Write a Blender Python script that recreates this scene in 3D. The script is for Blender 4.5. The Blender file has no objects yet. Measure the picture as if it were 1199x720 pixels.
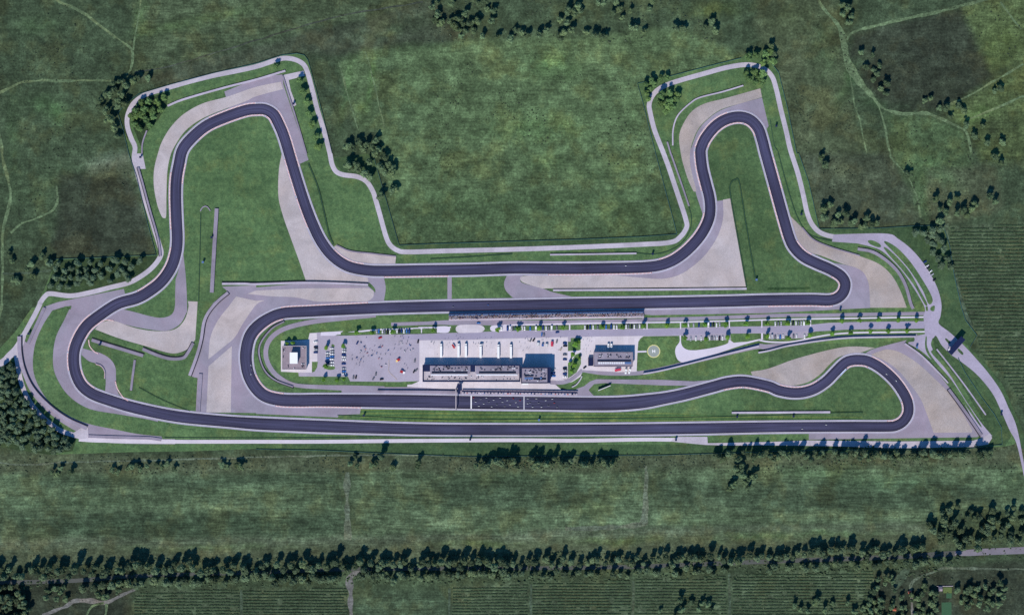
import bpy, bmesh, math, random
from mathutils import Vector, Matrix, noise
from mathutils.geometry import tessellate_polygon

random.seed(7)
scene = bpy.context.scene
COL = scene.collection
PI = math.pi
# ------------------------------------------------------------------ survey grid
# Everything is laid out in metres on a survey grid with x running east and y running south from
# the north-west corner of the mapped area; W() turns grid metres into world metres.
K = 3.997
SH = {}
for j, r in enumerate('ABCD'):
    for i, ox in enumerate((0, 300, 600, 899)):
        SH[r + str(i + 1)] = (ox, 180 * j, K)
SH.update(yl=(325, 375, 12.), ym=(410, 375, 12.), pn=(490, 360, 12.), ps=(490, 410, 12.), qn=(580, 360, 12.), qs=(580, 410, 12.),
          rc=(660, 380, 12.), he=(740, 360, 12.), k1=(830, 360, 12.), k2=(920, 350, 12.), k3=(1010, 350, 12.), gt=(1080, 370, 12.),
          g1=(525, 440, 15.), g2=(600, 440, 15.), cr=(600, 380, 18.))
def T(s, *pts):
    ox, oy, k = SH[s]
    return [(ox + x / k, oy + y / k) for x, y in pts]
def W(p, z=0.):
    return Vector((p[0] - 599.5, 360. - p[1], z))

def spline(pts, closed=False, n=7):
    """Catmull-Rom through pts; a point given twice is a sharp corner."""
    runs, cur = [], []
    src = list(pts)
    if closed:
        k = next((i for i in range(len(src)) if src[i] == src[i - 1]), None)
        if k is None:
            m = len(src); out = []
            for i in range(m):
                p0, p1, p2, p3 = src[i - 1], src[i], src[(i + 1) % m], src[(i + 2) % m]
                for j in range(n): out.append(cr(p0, p1, p2, p3, j / n))
            return out
        src = src[k:] + src[:k] + [src[k]]
    for p in src:
        if cur and p == cur[-1]:
            if len(cur) > 1: runs.append(cur)
            cur = [p]
        else: cur.append(p)
    if len(cur) > 1: runs.append(cur)
    out = []
    for r in runs:
        e = [(2 * r[0][0] - r[1][0], 2 * r[0][1] - r[1][1])] + r + [(2 * r[-1][0] - r[-2][0], 2 * r[-1][1] - r[-2][1])]
        if len(r) == 2:
            out.append(r[0]); out.append(r[1]); continue
        for i in range(1, len(e) - 2):
            for j in range(n): out.append(cr(e[i - 1], e[i], e[i + 1], e[i + 2], j / n))
        out.append(r[-1])
    res = []
    for p in out:
        if not res or (p[0] - res[-1][0]) ** 2 + (p[1] - res[-1][1]) ** 2 > 1e-4: res.append(p)
    if closed and (res[0][0] - res[-1][0]) ** 2 + (res[0][1] - res[-1][1]) ** 2 < 1e-4: res.pop()
    return res
def cr(p0, p1, p2, p3, t):
    o = []
    for a in range(2):
        o.append(.5 * (2 * p1[a] + (p2[a] - p0[a]) * t + (2 * p0[a] - 5 * p1[a] + 4 * p2[a] - p3[a]) * t * t + (3 * p1[a] - p0[a] - 3 * p2[a] + p3[a]) * t ** 3))
    return tuple(o)
def lerp(a, b, t): return a + (b - a) * t
def inside(p, poly):
    x, y = p; c = False; j = len(poly) - 1
    for i in range(len(poly)):
        xi, yi = poly[i]; xj, yj = poly[j]
        if (yi > y) != (yj > y) and x < (xj - xi) * (y - yi) / (yj - yi) + xi: c = not c
        j = i
    return c

# ------------------------------------------------------------------ materials
def srgb(r, g, b):
    f = lambda c: (c / 255 / 12.92) if c / 255 <= .04045 else ((c / 255 + .055) / 1.055) ** 2.4
    return (f(r), f(g), f(b), 1)
class N:
    def __init__(s, name):
        s.m = bpy.data.materials.new(name); s.m.use_nodes = True
        s.nt = s.m.node_tree; s.b = s.nt.nodes['Principled BSDF']; s.pos = None
        s.b.inputs['Specular IOR Level'].default_value = .15
    def new(s, t, **kw):
        n = s.nt.nodes.new(t)
        for k, v in kw.items(): setattr(n, k, v)
        return n
    def link(s, a, b): s.nt.links.new(a, b)
    def coord(s, rot=0., sc=(1, 1, 1)):
        if s.pos is None: s.pos = s.new('ShaderNodeNewGeometry').outputs['Position']
        m = s.new('ShaderNodeMapping'); m.inputs['Rotation'].default_value = (0, 0, rot); m.inputs['Scale'].default_value = sc
        s.link(s.pos, m.inputs['Vector'])
        return m.outputs['Vector']
    def noise(s, scale, detail=4, rough=.6, rot=0., sc=(1, 1, 1), dist=0.):
        n = s.new('ShaderNodeTexNoise'); n.inputs['Scale'].default_value = scale; n.inputs['Detail'].default_value = detail
        n.inputs['Roughness'].default_value = rough; n.inputs['Distortion'].default_value = dist
        s.link(s.coord(rot, sc), n.inputs['Vector'])
        return n.outputs['Fac']
    def ramp(s, f, stops):
        r = s.new('ShaderNodeValToRGB'); e = r.color_ramp.elements
        while len(e) < len(stops): e.new(.5)
        for x, (p, c) in zip(e, stops): x.position = p; x.color = c if len(c) == 4 else (*c, 1)
        s.link(f, r.inputs['Fac']); return r.outputs['Color']
    def mix(s, f, a, b, mode='MIX'):
        n = s.new('ShaderNodeMix', data_type='RGBA', blend_type=mode)
        if isinstance(f, (int, float)): n.inputs[0].default_value = f
        else: s.link(f, n.inputs[0])
        for v, i in ((a, 6), (b, 7)):
            if isinstance(v, tuple): n.inputs[i].default_value = v
            else: s.link(v, n.inputs[i])
        return n.outputs[2]
    def math(s, op, a, b=0., clamp=False):
        n = s.new('ShaderNodeMath', operation=op, use_clamp=clamp)
        for v, i in ((a, 0), (b, 1)):
            if isinstance(v, (int, float)): n.inputs[i].default_value = v
            else: s.link(v, n.inputs[i])
        return n.outputs[0]
    def bump(s, f, strength=.3, dist=.1):
        n = s.new('ShaderNodeBump'); n.inputs['Strength'].default_value = strength; n.inputs['Distance'].default_value = dist
        s.link(f, n.inputs['Height']); s.link(n.outputs[0], s.b.inputs['Normal'])
    def out(s, col, rough=.9):
        if isinstance(col, tuple): s.b.inputs['Base Color'].default_value = col
        else: s.link(col, s.b.inputs['Base Color'])
        s.b.inputs['Roughness'].default_value = rough
        return s.m
def mul(c, k): return (c[0] * k, c[1] * k, c[2] * k, 1)
g = lambda v: (v, v, v, 1)

def field_mat(name, col, light=None, rot=0., streak=.5, fine=.55, blot=.5, weed=0., rows=None, sw=None):
    """rough grass / meadow: large blotches, streaks along the working direction, fine clumps."""
    n = N(name)
    light = light or mul(col, 1.75)
    big = n.noise(.011, 6, .62, dist=.6)
    base = n.mix(n.ramp(big, [(.5 - .16, g(0)), (.5 + .16, g(1))]), mul(col, 1 - .32 * blot), mul(col, 1 + .30 * blot))
    mid = n.noise(.05, 6, .7, dist=.4)
    base = n.mix(n.ramp(mid, [(.50, g(0)), (.72, g(.75))]), base, light)
    if streak:
        st = n.noise(.35, 5, .65, rot, (.06, 1, 1))
        base = n.mix(streak, base, n.ramp(st, [(.36, g(.40)), (.5, g(.98)), (.66, g(1.8))]), 'MULTIPLY')
        st = n.noise(.06, 3, .5, rot, (.08, 1, 1))
        base = n.mix(streak * .8, base, n.ramp(st, [(.40, g(.6)), (.60, g(1.4))]), 'MULTIPLY')
    if rows:
        ang, sp, amt = rows
        w = n.new('ShaderNodeTexWave', bands_direction='Y'); w.inputs['Scale'].default_value = 2 * PI / (20 * sp) ; w.inputs['Distortion'].default_value = 1.2
        w.inputs['Detail'].default_value = 2; w.inputs['Detail Scale'].default_value = .4
        n.link(n.coord(ang), w.inputs['Vector'])
        base = n.mix(amt, base, n.ramp(w.outputs['Fac'], [(.2, g(.62)), (.8, g(1.25))]), 'MULTIPLY')
    f1 = n.noise(.42, 5, .75)
    base = n.mix(fine, base, n.ramp(f1, [(.36, g(.30)), (.5, g(.95)), (.64, g(2.0))]), 'MULTIPLY')
    f3 = n.noise(.13, 4, .65, rot=.6)
    base = n.mix(fine * .9, base, n.ramp(f3, [(.38, g(.5)), (.5, g(1.)), (.62, g(1.6))]), 'MULTIPLY')
    if weed:
        wd = n.noise(.16, 4, .75, rot=1.)
        wl = n.noise(.02, 3, .5)
        msk = n.math('MULTIPLY', n.ramp(wd, [(.60, g(0)), (.67, g(1))]), n.ramp(wl, [(.46, g(0)), (.6, g(1))]))
        base = n.mix(n.math('MULTIPLY', msk, weed), base, mul(col, .28))
    hue = n.noise(.018, 4, .6, rot=2.1)
    base = n.mix(n.ramp(hue, [(.5, g(0)), (.66, g(.5))]), base, n.mix(1., base, (1.35, 1.03, .80, 1), 'MULTIPLY'))
    n.bump(f1, .5, .5)
    return n.out(base, .95)

def meadow_mat():
    n = N('meadow')
    at = n.new('ShaderNodeAttribute', attribute_name='grass'); sl = n.new('ShaderNodeAttribute', attribute_name='slant')
    base = at.outputs['Color']
    mid = n.noise(.05, 6, .7, dist=.4)
    base = n.mix(1., base, n.ramp(mid, [(.36, g(.72)), (.5, g(1.)), (.64, g(1.5))]), 'MULTIPLY')
    for sc, sx, lo, hi in ((.38, .10, .64, 1.40), (.07, .13, .78, 1.24)):
        h = n.noise(sc, 5, .65, .0, (sx, 1, 1)); d = n.noise(sc, 5, .65, -.27, (sx, 1, 1))
        f = n.new('ShaderNodeMix'); n.link(sl.outputs['Fac'], f.inputs[0]); n.link(h, f.inputs[2]); n.link(d, f.inputs[3])
        base = n.mix(at.outputs['Alpha'], base, n.ramp(f.outputs[0], [(.37, g(lo)), (.5, g(1.)), (.65, g(hi))]), 'MULTIPLY')
    f1 = n.noise(.42, 5, .75)
    base = n.mix(.5, base, n.ramp(f1, [(.36, g(.34)), (.5, g(.95)), (.64, g(1.9))]), 'MULTIPLY')
    f3 = n.noise(.14, 4, .65, rot=.6)
    base = n.mix(.4, base, n.ramp(f3, [(.38, g(.5)), (.5, g(1.)), (.62, g(1.6))]), 'MULTIPLY')
    wd = n.noise(.17, 4, .75, rot=1.); wl = n.noise(.02, 3, .5)
    msk = n.math('MULTIPLY', n.ramp(wd, [(.585, g(0)), (.64, g(1))]), n.ramp(wl, [(.46, g(0)), (.56, g(1))]))
    base = n.mix(n.math('MULTIPLY', msk, .75), base, n.mix(1., base, g(.35), 'MULTIPLY'))
    hue = n.noise(.022, 5, .65, rot=2.1)
    base = n.mix(n.ramp(hue, [(.5, g(0)), (.62, g(.55))]), base, n.mix(1., base, (1.32, 1.04, .82, 1), 'MULTIPLY'))
    n.bump(f1, .5, .5)
    return n.out(base, .95)

def lawn_mat(name, col, fine=.4, bands=0):
    n = N(name)
    big = n.noise(.016, 5, .6)
    base = n.mix(n.ramp(big, [(.36, g(0)), (.64, g(1))]), mul(col, .84), mul(col, 1.18))
    f0 = n.noise(.07, 5, .7, dist=.3)
    base = n.mix(.6, base, n.ramp(f0, [(.36, (.70, .74, .74, 1)), (.64, (1.38, 1.26, 1.2, 1))]), 'MULTIPLY')
    f1 = n.noise(.55, 5, .75)
    base = n.mix(fine, base, n.ramp(f1, [(.36, g(.4)), (.64, g(1.6))]), 'MULTIPLY')
    f2 = n.noise(.2, 4, .65, rot=.9)
    base = n.mix(.45, base, n.ramp(f2, [(.38, (.62, .66, .7, 1)), (.62, (1.4, 1.34, 1.25, 1))]), 'MULTIPLY')
    st = n.noise(.3, 4, .6, .12, (.05, 1, 1))
    base = n.mix(.25, base, n.ramp(st, [(.3, g(.7)), (.7, g(1.3))]), 'MULTIPLY')
    dry = n.noise(.03, 5, .7, rot=1.4)
    base = n.mix(n.ramp(dry, [(.52, g(0)), (.66, g(.6))]), base, n.mix(1., base, (1.5, 1.12, .95, 1), 'MULTIPLY'))
    if bands:
        w = n.new('ShaderNodeTexWave', bands_direction='Y'); w.inputs['Scale'].default_value = 2 * PI / (20 * bands); w.inputs['Distortion'].default_value = 1.5; w.inputs['Detail Scale'].default_value = .15
        n.link(n.coord(.0), w.inputs['Vector'])
        base = n.mix(1., base, n.ramp(w.outputs['Fac'], [(.2, (.66, .82, .85, 1)), (.8, (1.32, 1.14, .95, 1))]), 'MULTIPLY')
    n.bump(f1, .4, .3)
    return n.out(base, .95)

def hard_mat(name, col, var=.25, fine=.3, scale=.6, rough=.85, spots=0., joints=None, tint=None):
    n = N(name)
    big = n.noise(.03, 6, .65, dist=.8)
    base = n.mix(n.ramp(big, [(.34, g(0)), (.66, g(1))]), mul(col, 1 - var * .6), mul(col, 1 + var * .6))
    f1 = n.noise(scale, 6, .75)
    base = n.mix(fine, base, n.ramp(f1, [(.3, g(.55)), (.7, g(1.45))]), 'MULTIPLY')
    if tint:
        t = n.noise(.02, 4, .6, rot=1.)
        base = n.mix(n.ramp(t, [(.42, g(0)), (.62, g(.8))]), base, n.mix(1., base, tint, 'MULTIPLY'))
    if spots:
        v = n.noise(.25, 5, .8)
        base = n.mix(n.math('MULTIPLY', n.ramp(v, [(.58, g(0)), (.72, g(1))]), spots), base, mul(col, .45))
    if joints:
        b = n.new('ShaderNodeTexBrick'); b.offset = 0; b.inputs['Scale'].default_value = 1.; b.inputs['Mortar Size'].default_value = .06
        b.inputs['Brick Width'].default_value = joints[0]; b.inputs['Row Height'].default_value = joints[1]; b.inputs['Bias'].default_value = 0
        b.inputs['Color1'].default_value = g(1.06); b.inputs['Color2'].default_value = g(.94); b.inputs['Mortar'].default_value = g(.72)
        n.link(n.coord(0), b.inputs['Vector'])
        base = n.mix(.8, base, b.outputs['Color'], 'MULTIPLY')
    n.bump(f1, .25, .05)
    return n.out(base, rough)

def plain(name, col, rough=.6, metal=0., var=.15):
    n = N(name)
    f = n.noise(1.3, 4, .6)
    c = n.mix(1., col, n.ramp(f, [(.3, g(1 - var)), (.7, g(1 + var))]), 'MULTIPLY')
    n.b.inputs['Metallic'].default_value = metal
    return n.out(c, rough)

def leaf_mat(name, col, var=.45, warm=.3):
    n = N(name)
    oi = n.new('ShaderNodeObjectInfo')
    f = n.noise(.45, 3, .6)
    c = n.mix(oi.outputs['Random'], mul(col, 1 - var), mul(col, 1 + var))
    c = n.mix(n.ramp(n.math('FRACT', n.math('MULTIPLY', oi.outputs['Random'], 7.31)), [(.5, g(0)), (1, g(warm))]), c, n.mix(1., c, (1.35, 1.06, .66, 1), 'MULTIPLY'))
    c = n.mix(.7, c, n.ramp(f, [(.3, g(.55)), (.7, g(1.5))]), 'MULTIPLY')
    n.out(c, .75)
    n.b.inputs['Subsurface Weight'].default_value = 0
    return n.m
# ------------------------------------------------------------------ material palette
M = {}
M['meadow'] = meadow_mat()
M['ground'] = field_mat('rough_meadow', (.038, .058, .035, 1), streak=.35, weed=.6, rot=.5)
M['ground_brush'] = field_mat('scrubby_grass', (.040, .060, .034, 1), streak=.2, weed=.9, fine=.7)
M['mid_field'] = field_mat('tall_meadow', (.066, .110, .064, 1), streak=.45, rot=-.12, weed=.25)
M['mid_low'] = field_mat('cut_meadow', (.055, .096, .054, 1), streak=.35, rot=-.05, fine=.4)
M['dark_field'] = field_mat('dark_meadow', (.032, .046, .032, 1), streak=.4, rot=.1, fine=.5)
M['olive_field'] = field_mat('olive_meadow', (.050, .076, .040, 1), streak=.6, rot=-.55)
M['top_field'] = field_mat('upper_meadow', (.048, .072, .045, 1), streak=.7, rot=-.27)
M['brown_field'] = field_mat('dry_meadow', (.047, .058, .043, 1), streak=.3, rot=.2, weed=.4)
M['south_field'] = field_mat('hay_field', (.063, .104, .068, 1), streak=.6, rot=.0, light=(.095, .135, .095, 1))
M['south_dark'] = field_mat('hay_field_dark', (.044, .070, .044, 1), streak=.6, rot=.0)
M['south_pale'] = field_mat('hay_stubble', (.092, .118, .080, 1), streak=.3, rot=.0)
M['verge_field'] = field_mat('verge_grass', (.054, .080, .050, 1), streak=.4, rot=0, weed=.4)
M['vine_soil'] = field_mat('vineyard_soil', (.062, .078, .054, 1), streak=.5, rot=0, fine=.6)
M['lawn'] = lawn_mat('mown_lawn', (.074, .137, .057, 1))
M['lawn_out'] = lawn_mat('outer_lawn', (.047, .088, .040, 1))
M['lawn_pad'] = lawn_mat('paddock_lawn', (.084, .152, .058, 1))
M['lawn_east'] = lawn_mat('eastern_lawn', (.062, .114, .048, 1))
M['lawn_band'] = lawn_mat('striped_verge', (.078, .138, .052, 1), bands=4.2)
M['uncut'] = lawn_mat('uncut_grass', (.028, .062, .024, 1), .5)
M['lawn_dark'] = lawn_mat('plantation_grass', (.032, .058, .026, 1))
M['path_grass'] = field_mat('worn_grass_track', (.096, .142, .072, 1), streak=.2, fine=.5, blot=.4)
M['dirt'] = field_mat('dirt_track', (.135, .135, .125, 1), streak=.2, fine=.4, blot=.3, light=(.2, .2, .19, 1))
M['asphalt'] = hard_mat('runoff_asphalt', (.268, .241, .292, 1), .22, .3, .9, tint=(1.06, .97, .98, 1))
M['asphalt_dark'] = hard_mat('dark_runoff_asphalt', (.15, .145, .165, 1), .16, .2, .9)
M['road'] = hard_mat('service_road', (.432, .392, .436, 1), .26, .32, .5, spots=.15)
M['road_east'] = hard_mat('eastern_service_road', (.35, .312, .39, 1), .22, .28, .5, spots=.15)
M['road_bright'] = hard_mat('bright_service_road', (.56, .51, .55, 1), .12, .2, .5)
M['gravel'] = hard_mat('gravel_bed', (.425, .378, .378, 1), .22, .5, 1.1, rough=1., spots=.25, tint=(1.03, .98, .93, 1))
M['gravel_warm'] = hard_mat('sandy_gravel_bed', (.352, .308, .292, 1), .24, .6, 1.1, rough=1., spots=.35, tint=(1.04, .98, .90, 1))
M['concrete'] = hard_mat('paddock_concrete', (.58, .525, .55, 1), .14, .22, .5, spots=.22, joints=(6.5, 12.))
M['apron'] = hard_mat('pit_apron', (.60, .54, .56, 1), .12, .2, .6, joints=(5., 9.))
M['yard'] = hard_mat('paddock_yard', (.355, .318, .378, 1), .16, .25, .6, spots=.25)
M['padroad'] = hard_mat('paddock_road', (.315, .285, .365, 1), .12, .2, .6)
M['walk'] = hard_mat('pavement', (.60, .55, .62, 1), .1, .12, .6)
M['shoulder'] = hard_mat('track_shoulder', (.37, .345, .42, 1), .2, .25, .5)

M['country_east'] = hard_mat('worn_country_asphalt', (.19, .175, .205, 1), .2, .3, .5)
M['country'] = hard_mat('country_asphalt', (.080, .086, .080, 1), .2, .3, .5)
def track_mat():
    n = N('track_asphalt')
    uv = n.new('ShaderNodeUVMap'); sep = n.new('ShaderNodeSeparateXYZ'); n.link(uv.outputs[0], sep.inputs[0])
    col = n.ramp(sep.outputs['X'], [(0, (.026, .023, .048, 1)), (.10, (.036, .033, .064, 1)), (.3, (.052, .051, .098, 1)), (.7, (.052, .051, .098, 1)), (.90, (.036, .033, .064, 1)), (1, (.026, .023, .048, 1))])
    big = n.noise(.008, 4, .6)
    col = n.mix(1., col, n.ramp(big, [(.35, g(.78)), (.65, g(1.15))]), 'MULTIPLY')
    f = n.noise(.8, 5, .7)
    col = n.mix(.3, col, n.ramp(f, [(.3, g(.6)), (.7, g(1.4))]), 'MULTIPLY')
    cb = n.new('ShaderNodeCombineXYZ')
    n.link(n.math('MULTIPLY', sep.outputs['X'], 11.), cb.inputs[0]); n.link(n.math('MULTIPLY', sep.outputs['Y'], .012), cb.inputs[1])
    t = n.new('ShaderNodeTexNoise'); t.inputs['Scale'].default_value = 1; t.inputs['Detail'].default_value = 3; n.link(cb.outputs[0], t.inputs['Vector'])
    col = n.mix(.9, col, n.ramp(t.outputs['Fac'], [(.35, g(.66)), (.65, g(1.3))]), 'MULTIPLY')
    n.bump(f, .2, .03)
    return n.out(col, .75)
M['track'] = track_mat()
M['kerb_red'] = plain('kerb_red_paint', (.50, .13, .11, 1), .6)
M['kerb_white'] = plain('kerb_white_paint', (.80, .76, .76, 1), .6)
M['kerb_blue'] = plain('kerb_blue_paint', (.10, .32, .62, 1), .6)
M['white'] = plain('white_paint', (.80, .80, .80, 1), .5, var=.06)
M['faded_line'] = plain('faded_line_paint', (.40, .40, .43, 1), .7)
M['tent_orange'] = plain('orange_cloth', (.62, .26, .12, 1), .8)
M['line'] = plain('road_line_paint', (.78, .76, .74, 1), .7, var=.12)
M['yellow'] = plain('yellow_paint', (.66, .60, .26, 1), .6)
M['pad_grey'] = hard_mat('helipad_tarmac', (.27, .30, .27, 1), .15, .2, .7)
M['tyre'] = plain('tyre_rubber', (.035, .033, .045, 1), .85)
M['tyre_grey'] = plain('grey_tyre_rubber', (.12, .11, .14, 1), .85)
M['wall'] = hard_mat('barrier_concrete', (.42, .375, .44, 1), .25, .35, .8)
M['wall_mid'] = hard_mat('grey_barrier_concrete', (.31, .27, .33, 1), .28, .4, .8)
M['wall_dark'] = hard_mat('weathered_barrier_concrete', (.24, .21, .26, 1), .3, .4, .8)
M['steel'] = plain('galvanised_steel', (.20, .22, .24, 1), .45, .6)
M['rail_green'] = plain('green_painted_steel', (.035, .085, .055, 1), .6)
M['fence_blue'] = plain('blue_grey_fence_steel', (.05, .13, .13, 1), .6)
M['navy'] = plain('navy_cladding', (.012, .018, .060, 1), .45)
M['roof'] = hard_mat('grey_roof_membrane', (.25, .225, .275, 1), .3, .4, .7, spots=.4, joints=(4., 4.))
M['roof_brown'] = hard_mat('brown_grey_roof', (.27, .22, .25, 1), .2, .35, .7, spots=.3, joints=(3., 3.))
M['roof_pale'] = hard_mat('pale_roof_deck', (.42, .365, .38, 1), .3, .5, .8, spots=.3)
M['facade'] = hard_mat('pale_render', (.60, .56, .56, 1), .1, .1, .4)
M['glass'] = plain('dark_glass', (.012, .018, .035, 1), .15)
M['unit'] = plain('unit_grey_metal', (.13, .13, .17, 1), .5, .2)
M['unit_dark'] = plain('dark_vent', (.03, .03, .05, 1), .6)
M['unit_white'] = plain('pale_unit_metal', (.66, .66, .70, 1), .4)
M['panel_blue'] = plain('solar_panel', (.10, .17, .34, 1), .2)
M['trunk'] = plain('bark', (.09, .065, .05, 1), .9)
M['leaf_avenue'] = leaf_mat('avenue_leaves', (.11, .24, .035, 1), .22, .45)
M['leaf_plant'] = leaf_mat('plantation_leaves', (.088, .136, .078, 1), .3, .15)
M['leaf_grove'] = leaf_mat('grove_leaves', (.10, .180, .062, 1), .35, .4)
M['leaf_wild'] = leaf_mat('wild_leaves', (.092, .142, .070, 1), .45, .3)
M['leaf_band'] = leaf_mat('roadside_leaves', (.084, .126, .066, 1), .45, .3)
M['leaf_dark'] = leaf_mat('dark_scrub_leaves', (.036, .052, .032, 1), .5, .3)
M['vine'] = leaf_mat('vine_leaves', (.044, .074, .036, 1), .0, .0)

# ------------------------------------------------------------------ mesh helpers
def link(o, parent=None):
    COL.objects.link(o)
    if parent is not None: o.parent = parent
    return o
def ob(name, bm_or_me, mats, parent=None):
    if isinstance(bm_or_me, bmesh.types.BMesh):
        me = bpy.data.meshes.new(name); bm_or_me.to_mesh(me); bm_or_me.free()
        for m in (mats if isinstance(mats, (list, tuple)) else [mats]): me.materials.append(M[m] if isinstance(m, str) else m)
    else: me = bm_or_me
    return link(bpy.data.objects.new(name, me), parent)
def mesh(name, bm, mats):
    me = bpy.data.meshes.new(name); bm.to_mesh(me); bm.free()
    for m in (mats if isinstance(mats, (list, tuple)) else [mats]): me.materials.append(M[m] if isinstance(m, str) else m)
    return me
def tag(o, label=None, cat=None, group=None, kind=None):
    for k, v in (('label', label), ('category', cat), ('group', group), ('kind', kind)):
        if v: o[k] = v
    return o
def thing(name, loc, label, cat, group=None, rz=0., sc=1.):
    o = link(bpy.data.objects.new(name, None)); o.empty_display_size = .5
    o.location = loc; o.rotation_euler = (0, 0, rz); o.scale = (sc, sc, sc) if isinstance(sc, (int, float)) else sc
    return tag(o, label, cat, group)
ORD = 'first second third fourth fifth sixth seventh eighth ninth tenth eleventh twelfth thirteenth fourteenth fifteenth sixteenth seventeenth eighteenth nineteenth twentieth'.split()
def ordw(i):
    if i < 20: return ORD[i]
    t, u = divmod(i + 1, 10); tens = {2: 'twent', 3: 'thirt', 4: 'fort', 5: 'fift', 6: 'sixt'}[t]
    return tens + 'ieth' if u == 0 else tens + 'y-' + ORD[u - 1]

def box(bm, c, s, rz=0., mi=0, taper=1.):
    """box centred at c (x, y, z of its bottom), size s"""
    ca, sa = math.cos(rz), math.sin(rz); vs = []
    for z, k in ((0, 1.), (s[2], taper)):
        for x, y in ((-1, -1), (1, -1), (1, 1), (-1, 1)):
            lx, ly = x * s[0] / 2 * k, y * s[1] / 2 * k
            vs.append(bm.verts.new((c[0] + lx * ca - ly * sa, c[1] + lx * sa + ly * ca, c[2] + z)))
    for f in ((3, 2, 1, 0), (4, 5, 6, 7), (0, 1, 5, 4), (1, 2, 6, 5), (2, 3, 7, 6), (3, 0, 4, 7)):
        bm.faces.new([vs[i] for i in f]).material_index = mi
    return vs
def pbox(bm, x0, y0, x1, y1, z0, z1, mi=0):
    """box between two survey-grid corners"""
    a, b = W((x0, y0)), W((x1, y1))
    box(bm, ((a.x + b.x) / 2, (a.y + b.y) / 2, z0), (abs(b.x - a.x), abs(b.y - a.y), z1 - z0), 0, mi)
def cyl(bm, c, r, h, n=10, mi=0, r2=None, axis='z'):
    r2 = r if r2 is None else r2; lo, hi = [], []
    for i in range(n):
        a = 2 * PI * i / n; ca, sa = math.cos(a), math.sin(a)
        if axis == 'z':
            lo.append(bm.verts.new((c[0] + r * ca, c[1] + r * sa, c[2]))); hi.append(bm.verts.new((c[0] + r2 * ca, c[1] + r2 * sa, c[2] + h)))
        else:
            lo.append(bm.verts.new((c[0] + r * ca, c[1] - h / 2, c[2] + r * sa))); hi.append(bm.verts.new((c[0] + r2 * ca, c[1] + h / 2, c[2] + r2 * sa)))
    for i in range(n):
        j = (i + 1) % n
        bm.faces.new((lo[i], lo[j], hi[j], hi[i])).material_index = mi
    bm.faces.new(lo[::-1]).material_index = mi; bm.faces.new(hi).material_index = mi
def poly_bm(bm, pts, z, mi=0):
    ws = [W(p, z) for p in pts]
    tris = tessellate_polygon([ws]); vs = [bm.verts.new(w) for w in ws]
    for t in tris:
        f = bm.faces.new([vs[i] for i in t])
        f.normal_update()
        if f.normal.z < 0: f.normal_flip()
        f.material_index = mi
LVL = {}
def lift(level):
    LVL['n'] = LVL.get('n', 0) + 1
    return level + .00012 * (LVL['n'] % 97)
def sheet(name, pts, mat, level, smooth=True, n=7, label=None):
    p = spline(pts, True, n) if smooth else pts
    bm = bmesh.new(); poly_bm(bm, p, lift(level))
    return tag(ob(name, bm, mat), label, None, None, 'structure')
def offsets(p):
    out = []
    for i in range(len(p)):
        a = Vector(p[max(0, i - 1)]); b = Vector(p[min(len(p) - 1, i + 1)]); d = (b - a)
        if d.length < 1e-6: d = Vector((1, 0))
        d.normalize(); out.append((-d.y, d.x))
    return out
def ribbon_bm(bm, p, w, z, mi=None, off=0., closed=False, thick=0.):
    """flat (or thick) strip along p; w number or list"""
    if closed: p = p + [p[0]]
    nn = offsets(p)
    if closed:
        a = Vector(p[1]) - Vector(p[-2]); a.normalize(); nn[0] = nn[-1] = (-a.y, a.x)
    uvl = bm.loops.layers.uv.verify()
    L, R, S = [], [], [0]
    for i, (q, m) in enumerate(zip(p, nn)):
        ww = w[min(i, len(w) - 1)] if isinstance(w, list) else w
        if closed and i == len(p) - 1 and isinstance(w, list): ww = w[0]
        L.append(bm.verts.new(W((q[0] + m[0] * (off - ww / 2), q[1] + m[1] * (off - ww / 2)), z + thick)))
        R.append(bm.verts.new(W((q[0] + m[0] * (off + ww / 2), q[1] + m[1] * (off + ww / 2)), z + thick)))
        if i: S.append(S[-1] + math.dist(p[i - 1], q))
    for i in range(len(p) - 1):
        f = bm.faces.new((R[i], R[i + 1], L[i + 1], L[i]))
        f.normal_update()
        if f.normal.z < 0: f.normal_flip()
        for lp in f.loops:
            v = lp.vert; k = i if v in (L[i], R[i]) else i + 1
            lp[uvl].uv = (0 if v in (L[i], L[i + 1]) else 1, S[k])
        if mi: f.material_index = mi(i, S[i]) if callable(mi) else mi
    if thick:
        for a in (L, R):
            b = [bm.verts.new((v.co.x, v.co.y, z)) for v in a]
            for i in range(len(p) - 1):
                f = bm.faces.new((a[i], a[i + 1], b[i + 1], b[i]) if a is L else (a[i + 1], a[i], b[i], b[i + 1]))
                if mi: f.material_index = mi(i, S[i]) if callable(mi) else mi
            if a is L: Lb = b
            else: Rb = b
        if not closed:
            bm.faces.new((R[0], L[0], Lb[0], Rb[0])); bm.faces.new((L[-1], R[-1], Rb[-1], Lb[-1]))
    return S[-1]
def strip(name, pts, w, mat, level, smooth=True, label=None, n=7):
    """road-like strip; w may be a list matching pts"""
    if isinstance(w, list):
        q = spline([(a[0], a[1]) for a in pts], False, n); w = w + [w[-1]] * (len(pts) - len(w))
        ws = []
        for s in q:
            best = None
            for i in range(len(pts) - 1):
                a, b = Vector(pts[i]), Vector(pts[i + 1]); d = b - a; t = max(0, min(1, (Vector(s) - a).dot(d) / d.length_squared))
                e = (a + d * t - Vector(s)).length
                if best is None or e < best[0]: best = (e, lerp(w[i], w[i + 1], t))
            ws.append(best[1])
    else: q = spline(pts, False, n) if smooth else pts; ws = w
    bm = bmesh.new(); ribbon_bm(bm, q, ws, lift(level))
    return tag(ob(name, bm, mat), label, None, None, 'structure')
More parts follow.
